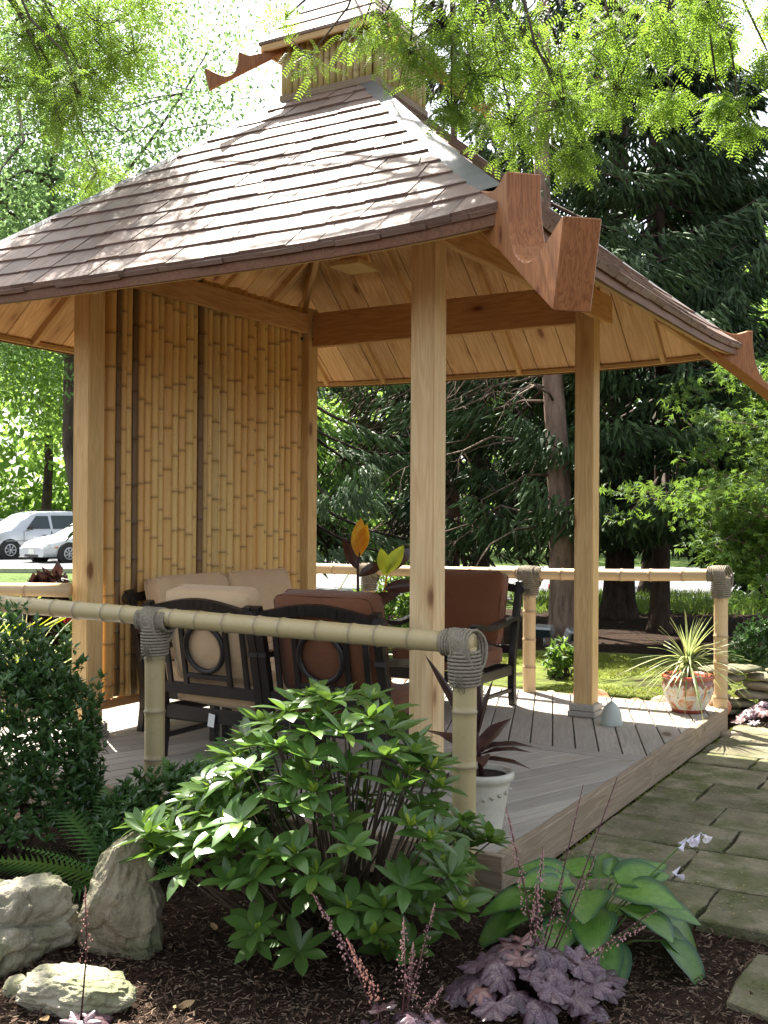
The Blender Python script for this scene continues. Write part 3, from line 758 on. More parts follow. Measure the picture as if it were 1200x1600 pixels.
# ------------------------------------------------------------------ furniture (dark frames with cushions)
def soft_box(L, W, T, mat, puff=.03, seg=7, seed=0):
    """cushion: X,Y,Z sizes with puffed faces and rounded edges"""
    bm = bmesh.new(); bmesh.ops.create_cube(bm, size=1); bmesh.ops.subdivide_edges(bm, edges=list(bm.edges), cuts=seg, use_grid_fill=True)
    for v in bm.verts:
        x, y, z = v.co * 2
        def rd(q): return q
        m = sorted((abs(x), abs(y), abs(z)))
        fx, fy, fz = x, y, z
        k = .10
        nx = x * L / 2; ny = y * W / 2; nz = z * T / 2
        rad = min(L, W, T) * .32
        c = Vector((max(-L / 2 + rad, min(L / 2 - rad, nx)), max(-W / 2 + rad, min(W / 2 - rad, ny)), max(-T / 2 + rad, min(T / 2 - rad, nz))))
        d = Vector((nx, ny, nz)) - c
        if d.length > 1e-6: d = d.normalized() * rad
        p = c + d
        bul = (1 - x * x) * (1 - y * y) if T <= min(L, W) else ((1 - x * x) * (1 - z * z) if W <= L else (1 - y * y) * (1 - z * z))
        if T <= min(L, W): p.z += math.copysign(puff * bul, z) if abs(z) > .99 else 0
        elif W <= L: p.y += math.copysign(puff * bul, y) if abs(y) > .99 else 0
        p += Vector((mnoise.noise(p * 5 + Vector((seed, 0, 0))), mnoise.noise(p * 5 + Vector((0, seed, 9))), mnoise.noise(p * 5 + Vector((3, 0, seed))))) * .012
        v.co = p
    return bm_mesh('cushion', bm, mat, True)
def piping(L, W, T, mat, parent):
    mb = MB(); r = min(L, W, T) * .32
    for s in (-1, 1):
        P = []
        for cx, cy, a0 in ((1, 1, 0), (-1, 1, 90), (-1, -1, 180), (1, -1, 270)):
            for k in range(5):
                a = R(a0 + 22.5 * k); P.append(Vector((cx * (L / 2 - r) + math.cos(a) * r * .93, cy * (W / 2 - r) + math.sin(a) * r * .93, s * (T / 2 - r * .62))))
        P.append(P[0]); mb.tube(P, .0045, 5, cap=False)
    mb.build('piping', mat, parent)
def armchair(name, label, loc, face, W, cush, back_cush, cat='armchair', nseat=1, circle=True, seed=0, tagged=False):
    """local: +X faces forward, back at x=0, Y across; origin on the deck under the back"""
    root = empty(name, loc, face, label=label, cat=cat)
    D = .62; hb = .90; hw = W / 2; bk = M['black']; lean = .20
    def bx(x, z): return x - (z - .3) * lean * .9 if z > .3 else x
    for s in (-1, 1):
        # back post curved, front leg, arm
        pts = [(-.02, 0), (0, .15), (0, .3), (-.035, .5), (-.08, .7), (-.14, .92)]
        mb = MB()
        for (x0, z0), (x1, z1) in zip(pts[:-1], pts[1:]):
            a = Vector((x0, s * hw, z0)); b = Vector((x1, s * hw, z1)); d = b - a
            mb.box((0, 0, 0), (d.length + .01, .045, .05), axes((a + b) / 2, d, (0, 1, 0)) @ Matrix.Identity(4))
        mb.build('back_post', bk, root, smooth=False)
        board('leg', (D - .03, s * hw, 0), (D - .03, s * hw, .60), .05, .05, bk, root, up=(1, 0, 0))
        mb = MB(); ap = [(-.09, .66), (.05, .655), (.2, .635), (.38, .615), (.52, .625), (.62, .645), (.68, .64), (.71, .615)]
        P = [Vector((x, s * hw, z)) for x, z in ap]
        for a, b in zip(P[:-1], P[1:]):
            d = b - a; mb.box((0, 0, 0), (d.length + .012, .062, .032), axes((a + b) / 2, d, (0, 0, 1)))
        mb.tube([Vector((.70, s * hw - .032, .60)), Vector((.70, s * hw + .032, .60))], .028, 10)
        mb.build('armrest', bk, root, smooth=False)
        board('side_rail', (.0, s * hw, .27), (D - .03, s * hw, .27), .03, .07, bk, root)
        board('stretcher', (.0, s * hw, .12), (D - .03, s * hw, .12), .025, .03, bk, root)
    board('front_rail', (D - .03, -hw, .27), (D - .03, hw, .27), .03, .08, bk, root)
    board('back_rail', (.0, -hw, .27), (.0, hw, .27), .03, .08, bk, root)
    board('lower_back_rail', (-.025, -hw, .42), (-.025, hw, .42), .03, .065, bk, root)
    mb = MB(); N = 16; P = []
    for i in range(N + 1):
        f = i / N; y = -hw - .02 + (W + .04) * f; z = .87 + .055 * max(0, math.sin(math.pi * f)) ** 1.4; P.append(Vector((-.135 - (z - .88) * .2, y, z)))
    for a, b in zip(P[:-1], P[1:]):
        d = b - a; mb.box((0, 0, 0), (d.length + .008, .035, .06), axes((a + b) / 2, d, (-.2, 0, 1)))
    for e in (0, -1): mb.tube([P[e] + Vector((-.025, 0, 0)), P[e] + Vector((.025, 0, 0))], .034, 12)
    mb.build('top_rail', bk, root, smooth=False)
    def onb(y, z): return Vector((bx(-.0, z) - .005, y, z))
    n_ = 1 if W < 1 else 2
    for q in range(n_):
        cy = 0 if n_ == 1 else (-.37 + .74 * q)
        if n_ == 2 or True:
            ys = [cy - .28, cy - .16, cy + .16, cy + .28]
            for y in ys: board('slat', onb(y, .44), onb(y, .89), .035, .02, bk, root, up=(1, 0, .2))
            # ring
            mb = MB(); Pn = []; 
            for i in range(33):
                th = 2 * math.pi * i / 32; Pn.append(onb(cy + math.cos(th) * .135, .665 + math.sin(th) * .135) + Vector((-.004, 0, 0)))
            mb.tube(Pn, .017, 6, cap=False); mb.build('back_ring', bk, root)
            board('cross_bar', onb(cy - .16, .50), onb(cy + .16, .50), .02, .03, bk, root)
    sw = (W - .09) / nseat
    for q in range(nseat):
        cy = -hw + .045 + sw * (q + .5)
        c_ = link('seat_cushion', soft_box(.56, sw - .01, .15, cush, .02, seed=seed + q), root, M=Matrix.Translation((.31, cy, .385)))
        m_ = Matrix.Translation((.045, cy, .735)) @ Matrix.Rotation(R(-13), 4, 'Y') @ Matrix.Rotation(R(90), 4, 'Y')
        piping(.56, sw - .01, .15, cush, c_)
        c_ = link('back_cushion', soft_box(.56, sw - .02, .17, back_cush, .035, seed=seed + 5 + q), root, M=m_); piping(.56, sw - .02, .17, back_cush, c_)
    if tagged:
        link('care_tag', box_mesh(.002, .045, .075, M['white'], 0), root, M=Matrix.Translation((-.03, -.02, .25)) @ Matrix.Rotation(R(8), 4, 'X'))
    return root
def rot_face(dx, dy):     # local direction of facing -> world z rotation
    return RZ + math.atan2(dy, dx)
armchair('armchair', 'dark armchair with beige cushions and a white care tag on its back', LW(-1.36, .10, DZ), rot_face(1, 0), .72, M['beige'], M['beige'], seed=1, tagged=True)
armchair('armchair', 'dark armchair with a rust brown cushion seen from behind, nearest the thick pale front post', LW(-1.34, -.68, DZ), rot_face(1, .04), .74, M['rust'], M['rust'], seed=4)
armchair('armchair', 'dark armchair with rust brown cushions facing us, at the sunlit back handrail', LW(1.32, -.22, DZ), rot_face(-1, .0), .78, M['rust'], M['rust'], seed=9)
armchair('loveseat', 'dark loveseat with two beige cushions set against the bamboo screen', LW(-.07, 1.06, DZ), rot_face(0, -1), 1.62, M['beige'], M['beige'], cat='loveseat', nseat=2, seed=14)

# ------------------------------------------------------------------ pots, bell, small fixtures
t = NT('painted_ceramic'); v = t.coords((1, 1, 1), False, 'Object'); vo = t.new('TexVoronoi'); t.l(v, vo.inputs['Vector']); vo.inputs['Scale'].default_value = 26
col = t.ramp(t.noise(v, 11, 5, .7, 1.2), [(.36, (.48, .11, .045)), (.45, (.62, .36, .20)), (.52, (.66, .62, .54)), (.60, (.66, .62, .54)), (.66, (.10, .15, .20)), (.72, (.55, .30, .10))])
col = t.mix(col, (.60, .45, .32), t.ramp(vo.outputs['Distance'], [(.1, (.6, .6, .6)), (.3, (0, 0, 0))]))
# zigzag band at the shoulder and dark red rim/foot by height and angle
sx_ = t.new('SeparateXYZ'); t.l(v, sx_.inputs[0])
ang = t.math('ARCTAN2', sx_.outputs[1], sx_.outputs[0]); zig = t.math('PINGPONG', t.math('MULTIPLY', ang, 3.2), .5)
lim = t.math('MULTIPLY_ADD', zig, .065); lim.node.inputs[2].default_value = .185
band = t.math('GREATER_THAN', sx_.outputs[2], lim)
col = t.mix(col, (.26, .10, .07), band)
zz = t.math('GREATER_THAN', sx_.outputs[2], .247); col = t.mix(col, (.42, .10, .06), zz)
zf = t.math('LESS_THAN', sx_.outputs[2], .028); col = t.mix(col, (.30, .06, .04), zf)
t.base(col, .22, .5); M['ceramic'] = t.m
def leaf_mesh(name, L, W, mat, n=6, droop=.15, fold=.12, tip=1.0, wavy=0, base_w=.1, seed=0, peak=.45, twist=0):
    """a leaf along +X from the origin, folded along its midrib; attribute 'edge' is 0 at midrib, 1 at rim"""
    r_ = random.Random(seed); V = []; F = []; at = []
    for i in range(n + 1):
        f = i / n; wv = max(0, math.sin(math.pi * f ** (math.log(.5) / math.log(peak)))) ** .85 * W / 2
        if i == 0: wv = base_w * W * .3
        if i == n: wv = .001
        x = L * f; z = -droop * L * f * f
        for s, k in ((-1, 1), (-.5, .5), (0, 0), (.5, .5), (1, 1)):
            zz = z + abs(s) * wv * 2 * fold + (wavy * math.sin(f * 17 + s * 3) * W * abs(s) if abs(s) == 1 else 0)
            V.append((x * (1 - .02 * abs(s)), s * wv, zz)); at.append(k)
    for i in range(n):
        for j in range(4): F.append((i * 5 + j, i * 5 + j + 1, (i + 1) * 5 + j + 1, (i + 1) * 5 + j))
    me = mesh_py(name, V, F, mat, True); a = me.attributes.new('edge', 'FLOAT', 'POINT'); a.data.foreach_set('value', np.array(at, dtype=np.float32))
    return me
# patterned pot with spiky plant
p = empty('potted_spiky_plant', (2.25, 7.95, DZ + .001), label='round painted ceramic pot with a spiky strap-leaved plant on the sunlit deck corner', cat='potted plant')
MB().lathe([(.0, 0), (.115, 0), (.12, .02), (.165, .10), (.186, .17), (.188, .205), (.176, .235), (.172, .243), (.187, .25), (.192, .262), (.187, .274), (.165, .274), (.158, .25), (.15, .24)], 36).build('pot', M['ceramic'], p)
MB().lathe([(0, .248), (.155, .244)], 20).build('soil', M['soil'], p, smooth=False)
r_ = random.Random(3)
sm = [leaf_mesh('leaf', 1, .055, M['strap'], 8, d, .25, peak=.3, seed=i) for i, d in enumerate((.25, .5, .85, 1.2))]
MB().tube([(0, 0, .24), (.005, 0, .36)], .02, 8).build('stem', M['twiggy'], p)
for i in range(85):
    az = r_.uniform(0, 6.283); el = R(r_.choice([80, 66, 52, 38, 22, 8]) + r_.uniform(-8, 8)); L = r_.uniform(.24, .40) * (1.1 if el > 1 else 1)
    d = Vector((math.cos(az) * math.cos(el), math.sin(az) * math.cos(el), math.sin(el)))
    k = 0 if el > 1.1 else (1 if el > .8 else r_.choice([2, 2, 3]))
    link('leaf', sm[k], p, M=axes((0, 0, .30 + r_.uniform(0, .08)), d, (0, 0, 1)) @ Matrix.Scale(L, 4))
# bell
b = MB().lathe([(.075, 0), (.077, .006), (.072, .03), (.068, .07), (.056, .11), (.034, .14), (.018, .152), (.014, .16), (.0, .162)], 28).build('ceramic_bell', M['bell'], None, label='pale grey ceramic bell standing on the deck beside the foot of the far post', cat='bell')
b.location = (1.575, 7.42, DZ + .001)
MB().tube([(0, 0, .158), (0, 0, .175), (.009, 0, .187), (0, 0, .196), (-.009, 0, .187), (0, 0, .176)], .004, 6).build('loop', M['zinc'], b)
# cream pot with dark canna, front
p = empty('potted_canna', (.45, 4.88, DZ + .001), label='cream moulded pot of dark purple canna leaves right behind the front handrail post', cat='potted plant')
prof = [(.0, 0), (.088, 0), (.092, .02)] + [(.092 + .034 * (i / 10), .02 + .20 * i / 10) for i in range(1, 11)] + [(.128, .235), (.146, .245), (.148, .268), (.140, .278), (.124, .276), (.12, .255)]
MB().lathe(prof, 40).build('pot', M['potwhite'], p)
mb = MB()
for i in range(60):
    th = i / 60 * 6.283 * 3; zz = .06 + (i % 20) / 20 * .14; rr_ = .094 + .034 * zz / .22
    c = Vector((math.cos(th) * rr_, math.sin(th) * rr_, zz)); mb.tube([c, c + Vector((.012 * math.cos(i), .012 * math.sin(i), .014))], .005, 5)
mb.build('relief', M['potwhite'], p, kind='stuff')
MB().lathe([(0, .255), (.122, .252)], 20).build('soil', M['soil'], p, smooth=False)
cn = [leaf_mesh('leaf', 1, .30, M['canna'], 9, .25, .18, wavy=.03, seed=1), leaf_mesh('leaf', 1, .16, M['canna'], 9, -.05, .45, seed=2), leaf_mesh('leaf', 1, .34, M['canna'], 9, .6, .12, wavy=.04, seed=3)]
MB().tube([(0, 0, .25), (-.02, 0, .4), (-.03, .0, .56)], [.012, .010, .006], 7).build('stem', M['stalk'], p)
for (az, el, L, k, z) in ((172, 58, .50, 1, .36), (15, 14, .30, 0, .36), (-30, 24, .26, 0, .34), (95, 62, .35, 1, .42), (-90, 20, .30, 0, .33), (200, 10, .36, 2, .34), (0, 4, .26, 0, .32), (50, 40, .3, 0, .34), (135, 30, .33, 0, .32), (175, -8, .30, 2, .30), (10, 72, .28, 1, .42)):
    d = Vector((math.cos(R(az)) * math.cos(R(el)), math.sin(R(az)) * math.cos(R(el)), math.sin(R(el))))
    link('leaf', cn[k], p, M=axes((-.02, 0, z), d, (0, 0, 1)) @ Matrix.Scale(L, 4))
# flame canna behind the chairs
p = empty('canna_plant', (-.20, 8.55, DZ), label='tall canna with one glowing orange leaf and dark leaves, seen over the brown armchair', cat='plant')
MB().lathe([(0, 0), (.13, 0), (.15, .26), (.16, .28), (.14, .28)], 24).build('pot', M['potwhite'], p)
fl = leaf_mesh('leaf', 1, .42, M['canna_red'], 9, -.05, .3, seed=4); gr = leaf_mesh('leaf', 1, .42, M['canna_green'], 8, .1, .3, seed=5); dk = leaf_mesh('leaf', 1, .32, M['canna'], 9, .3, .2, wavy=.02, seed=6)
MB().tube([(0, 0, .2), (.0, 0, .6), (-.005, 0, 1.02), (.01, 0, 1.14)], [.016, .014, .010, .006], 7).build('stem', M['stalk'], p)
MB().tube([(.05, 0, .2), (.17, 0, .6), (.23, .02, .98)], [.012, .010, .006], 7).build('stem', M['canna_red'], p)
for (x, z, az, el, L, me) in ((0, 1.10, 60, 84, .32, fl), (.0, 1.12, 20, 74, .26, fl), (0, 1.0, 160, 62, .30, dk), (0, .95, 10, 30, .28, dk), (.22, .95, 120, 70, .25, gr), (.22, .97, 15, 58, .28, gr), (.22, .98, 35, 40, .38, dk), (.2, .85, -20, 10, .35, dk), (.05, .7, -60, 20, .4, dk)):
    d = Vector((math.cos(R(az)) * math.cos(R(el)), math.sin(R(az)) * math.cos(R(el)), math.sin(R(el))))
    link('leaf', me, p, M=axes((x, 0, z), d, (0, -1, .3)) @ Matrix.Scale(L, 4))
# grey floodlights in the bed, red hydrant
for i, (x, y, lab) in enumerate(((2.02, 13.5, 'small grey floodlight in the mulch left of the leaning spruce trunk'), (2.32, 13.1, 'small grey floodlight at the very foot of the leaning spruce trunk'))):
    f_ = empty('floodlight', (x, y, 0), -.5 + i, label=lab, cat='floodlight')
    MB().tube([(0, 0, 0), (0, 0, .12)], .015, 6).build('stake', M['zinc'], f_)
    link('housing', box_mesh(.24, .12, .14, M['zinc'], .02), f_, M=Matrix.Translation((0, 0, .19)) @ Matrix.Rotation(R(25), 4, 'X'))
    link('glass', box_mesh(.19, .004, .10, M['glass'], 0), f_, M=Matrix.Translation((0, -.05, .16)) @ Matrix.Rotation(R(25), 4, 'X') @ Matrix.Translation((0, -.013, .005)))
h = empty('fire_hydrant', (3.02, 18.6, 0), label='small red fire hydrant half hidden behind the leaning spruce trunk', cat='hydrant')
MB().lathe([(.15, 0), (.15, .04), (.10, .05), (.10, .48), (.13, .5), (.13, .54), (.11, .56), (.10, .64), (.06, .70), (.025, .72), (.025, .76), (0, .76)], 20).build('barrel', M['hydrant'], h)
for d in ((1, 0), (-1, 0), (0, -1)): MB().tube([(d[0] * .08, d[1] * .08, .42), (d[0] * .17, d[1] * .17, .42)], .05, 10).build('outlet', M['hydrant'], h)

# ------------------------------------------------------------------ rocks
def rock(name, mat, loc, size, seed, cuts=7, rough=.12, sub=4, parent=None, form=None, rz=0, boxy=.3, **k):
    r_ = random.Random(seed); bm = bmesh.new(); bmesh.ops.create_icosphere(bm, subdivisions=sub, radius=1)
    planes = []
    for i in range(cuts):
        d = Vector((r_.gauss(0, 1), r_.gauss(0, 1), r_.gauss(0, .8))).normalized(); planes.append((d, r_.uniform(.62, .88)))
    for v in bm.verts:
        p = v.co.copy(); mxn = max(abs(p.x), abs(p.y), abs(p.z)); p = p.lerp(p / mxn * .86, boxy)
        for d, h in planes:
            q = p.dot(d)
            if q > h: p -= d * (q - h) * .92
        nn = mnoise.fractal(p * 1.6 + Vector((seed, 0, 0)), .9, 2.1, 6); rg = abs(mnoise.noise(p * 2.6 + Vector((0, seed, 0))))
        p *= 1 + rough * nn * 1.3 - rough * .9 * max(0, .16 - rg) * 4
        if form: p = form(p)
        v.co = Vector((p.x * size[0], p.y * size[1], p.z * size[2]))
    me = bm_mesh(name, bm, mat, True)
    return link(name, me, parent, M=Matrix.Translation(loc) @ Matrix.Rotation(rz, 4, 'Z'), **k)
def wedge(p):
    # tall stone: narrow shoulder at the upper right, sloping left flank
    f = max(0, (p.z + 1) / 2); p = Vector((p.x, p.y, min(p.z, .72 + .10 * p.x)))
    return Vector((p.x * (1 - .60 * f ** 1.1) + .42 * f, p.y * (1 - .35 * f), p.z + .16 * p.x * f))
rock('boulder', M['rock2'], (-1.02, 3.98, .19), (.245, .18, .31), 12, 9, .13, 6, form=wedge, boxy=.75, label='tall upright pointed boulder standing on end beside the rhododendron', cat='boulder')
rock('boulder', M['rock'], (-1.42, 3.90, .055), (.33, .26, .21), 33, 9, .22, 6, label='broad rounded pale boulder at the edge, left of the upright one', cat='boulder')
rock('boulder', M['rock'], (-.995, 3.52, .035), (.20, .13, .10), 8, 8, .12, 6, label='low flat sunlit boulder lying in front of the upright one', cat='boulder')
rock('small_rock', M['rock'], (-1.21, 3.60, .02), (.06, .05, .045), 5, 6, .1, 3, label='small fist sized rock wedged between the broad and the flat boulder', cat='rock')
# row of edging stones behind the deck
es = [(.76, 8.93, .22, .09, .10, 'edging', 'pale flat edging stone by the rear armchair leg'), (1.06, 8.93, .15, .09, .09, 'edging', 'short pale edging stone left of the middle back railing post'), (1.37, 8.80, .14, .10, .115, 'edging', 'rounded grey edging stone just right of the middle back railing post'),
      (1.68, 8.68, .26, .11, .15, 'red_stone', 'long reddish edging stone behind the far pavilion post'), (2.02, 8.54, .14, .10, .10, 'red_stone', 'small reddish edging stone right of the far post'), (2.24, 8.46, .20, .12, .14, 'edging', 'humped pale edging stone behind the ceramic bell'),
      (2.48, 8.36, .19, .10, .10, 'edging', 'low pale edging stone between the bell and the painted pot'), (2.60, 8.48, .20, .10, .13, 'red_stone', 'tilted pinkish slab stone left of the painted pot'), (.42, 9.08, .22, .1, .12, 'edging', 'pale edging stone under the rust armchair seat'), (.1, 9.3, .2, .1, .12, 'edging', 'pale edging stone glimpsed between the armchairs')]
for i, (x, y, a, b, c, mt, lab) in enumerate(es):
    rock('edging_stone', M[mt], (x, y, .07 + c * .3), (a * .8, b, c * .8), 40 + i, 10, .06, 3, rz=-.45, label=lab, cat='stone', group='edging stones behind the deck')
# dry stone wall at the right
wl = empty('dry_stone_wall', (3.0, 8.75, 0), -.06, label='low dry wall of stacked flat stones right of the corner railing post', cat='stone wall')
r_ = random.Random(21)
for k in range(6):
    x = -.50 + r_.uniform(-.05, .05)
    while x < 1.6:
        L = r_.uniform(.28, .55)
        rock('stone', M['wallstone'], (x + L / 2, r_.uniform(-.04, .04), .045 + k * .068), (L / 2 * 1.06, .17, .042), 300 + k * 20 + int(x * 10), 12, .06, 2, parent=wl, rz=r_.uniform(-.06, .06))
        x += L
rock('small_rock', M['edging'], (2.56, 7.93, .015), (.10, .05, .035), 71, 6, .1, 3, label='small whitish stone at the foot of the corner railing post', cat='rock')
for i, (x, y, s_) in enumerate(((-.1, 10.9, .28), (.35, 11.1, .2), (-.5, 10.6, .22))):
    rock('bed_rock', M['edging'], (x, y, .1), (s_, s_ * .8, s_ * .7), 90 + i, 6, .1, 3, label=('large pale rock behind the canna plant', 'smaller pale rock beyond the back handrail', 'pale rock just behind the cream canna pot')[i], cat='rock')

# ------------------------------------------------------------------ mulch chips, twigs, moss and grass
def scatter_ok(x, y):
    lx, ly = WL(x, y)
    if -2.08 < lx < 2.1 and -2.08 < ly < 2.1: return False
    if ly < -2.02 and lx > -1.3: return False
    if ly < -2.02 and lx > -1.9 and ly > -3.1: return False
    return True
def groundz(x, y): return ghgt(x, y)
pts = []
while len(pts) < 26000:
    y = 2.9 + 4.5 * random.random() ** 1.6; x = random.uniform(-.42, .42) * y
    if scatter_ok(x, y): pts.append((x, y, groundz(x, y) + random.uniform(.002, .02)))
L = np.array(pts); n = len(L)
D = rng.normal(size=(n, 3)); D[:, 2] *= .3; Uu = np.tile([0, 0, 1.0], (n, 1)) + rng.normal(size=(n, 3)) * .35
Mt = dirmats(D, Uu); Mt[:, :, 0] *= rng.uniform(.5, 1.6, n)[:, None]; Mt[:, :, 1] *= rng.uniform(.4, 1.2, n)[:, None]
cv = [(-.5, -.14, 0), (.5, -.10, 0), (.42, .12, 0), (-.45, .15, 0), (-.45, -.1, -.12), (.45, .1, -.12)]
for nm, c, sel in (('mulch_chips', (.055, .033, .022), slice(0, None, 3)), ('mulch_chips', (.11, .07, .048), slice(1, None, 3)), ('mulch_chips', (.20, .145, .10), slice(2, None, 3))):
    k = len(L[sel]); sz = rng.uniform(.008, .03, k) * (1 if c[0] < .15 else .8)
    mt = plain('bark_chip', c, .9, 0, 15, .3, 0, .15)
    link(nm, instance(nm, cv, [(0, 1, 2, 3), (0, 4, 5, 1)], Mt[sel], L[sel], sz, mt), kind='stuff')
# a few fallen dry leaves
for i in range(14):
    y = random.uniform(3.3, 4.6); x = random.uniform(-.33, .30) * y
    if not scatter_ok(x, y): continue
    if i == 0: dl = leaf_mesh('fallen_leaf', .06, .03, plain('dry_leaf', (.30, .20, .09), .7), 5, -.2, .2)
    link('fallen_leaf', dl, M=Matrix.Translation((x, y, groundz(x, y) + .016)) @ Matrix.Rotation(random.uniform(0, 6), 4, 'Z') @ Matrix.Rotation(random.uniform(-.4, .4), 4, 'X'), label='small dry tan leaf fallen on the bark mulch', cat='fallen leaf', group='dry leaves fallen on the mulch')
M['grass'] = leafmat('grass_blade', (.06, .12, .02), (.12, .2, .04), .35, .5, .3, None, (.35, .5, .08), False, 2)
M['mossy'] = leafmat('moss_tuft', (.10, .13, .02), (.19, .22, .04), .35, .8, .1, None, (.45, .5, .08), False, 2)
def tri_blades(name, fn, n, h, wd, mat, spread=.5):
    P = np.array([fn() for _ in range(n)]); D = np.column_stack([rng.normal(size=n) * spread, rng.normal(size=n) * spread, np.ones(n)])
    Mt = dirmats(D, rng.normal(size=(n, 3)))
    return link(name, instance(name, [(0, -.5 * wd, 0), (0, .5 * wd, 0), (1, 0, .15)], [(0, 1, 2)], Mt, P, rng.uniform(.6, 1.3, n) * h, mat), kind='stuff')
def fn_moss():
    while True:
        x = random.uniform(-.4, 6.2); y = random.uniform(8.8, 12.7)
        if y > 10.1 - .32 * (x + .4) + .0 and y < 12.7 - .25 * max(0, x - 1) and mnoise.noise(Vector((x * 1.1, y * 1.1, 3))) > -.12: return (x, y, .03)
tri_blades('moss_tufts', fn_moss, 30000, .035, .35, M['mossy'], 1.2)
tri_blades('lawn_grass', lambda: (random.uniform(-9.5, -3.6), random.uniform(12.5, 22), .01), 16000, .10, .10, M['grass'])
tri_blades('verge_grass', lambda: (random.uniform(2.5, 14), random.uniform(18, 23), .0), 14000, .16, .12, M['grass'])
tri_blades('path_moss', lambda: (lambda p: (p.x, p.y, .004))(LW(random.uniform(-1.9, 2.8), -2.05 - abs(random.gauss(0, .04)) - random.choice([0, 0, random.uniform(0, 2.5)]))), 5000, .018, .5, M['mossy'], 1.0)

def fn_deb():
    p = LW(random.uniform(-1.85, 2.9), -2.07 - random.uniform(0, 2.6)); return (p.x, p.y, .024)
P_ = np.array([fn_deb() for _ in range(2600)])
link('fallen_specks', instance('specks', [(-.5, -.3, 0), (.5, -.2, 0), (.4, .3, .05), (-.4, .3, 0)], [(0, 1, 2, 3)], dirmats(np.column_stack([rng.normal(size=(2600, 2)), np.zeros(2600)]), np.tile([0, 0, 1.0], (2600, 1))), P_, rng.uniform(.004, .013, 2600), plain('yellow_speck', (.34, .30, .12), .9)), kind='stuff')

# ------------------------------------------------------------------ shrubs and perennials
def place_leaves(plant, meshes, placements, limit, mat, name='leaf'):
    """placements: (matrix, mesh index); the largest in view as parts, the rest joined"""
    for mm, k in placements[:limit]: link(name, meshes[k], plant, M=mm)
    rest = placements[limit:]
    if rest:
        V = []; F = []; 
        for mm, k in rest:
            me = meshes[k]; o = len(V); co = np.empty(len(me.vertices) * 3, dtype=np.float32); me.vertices.foreach_get('co', co); co = co.reshape(-1, 3)
            m3 = np.array(mm)[:3]; V += list(co @ m3[:, :3].T + m3[:, 3]); F += [tuple(v + o for v in p.vertices) for p in me.polygons]
        link(name, mesh_np(name, np.array(V), F, mat, True), plant, kind='stuff')
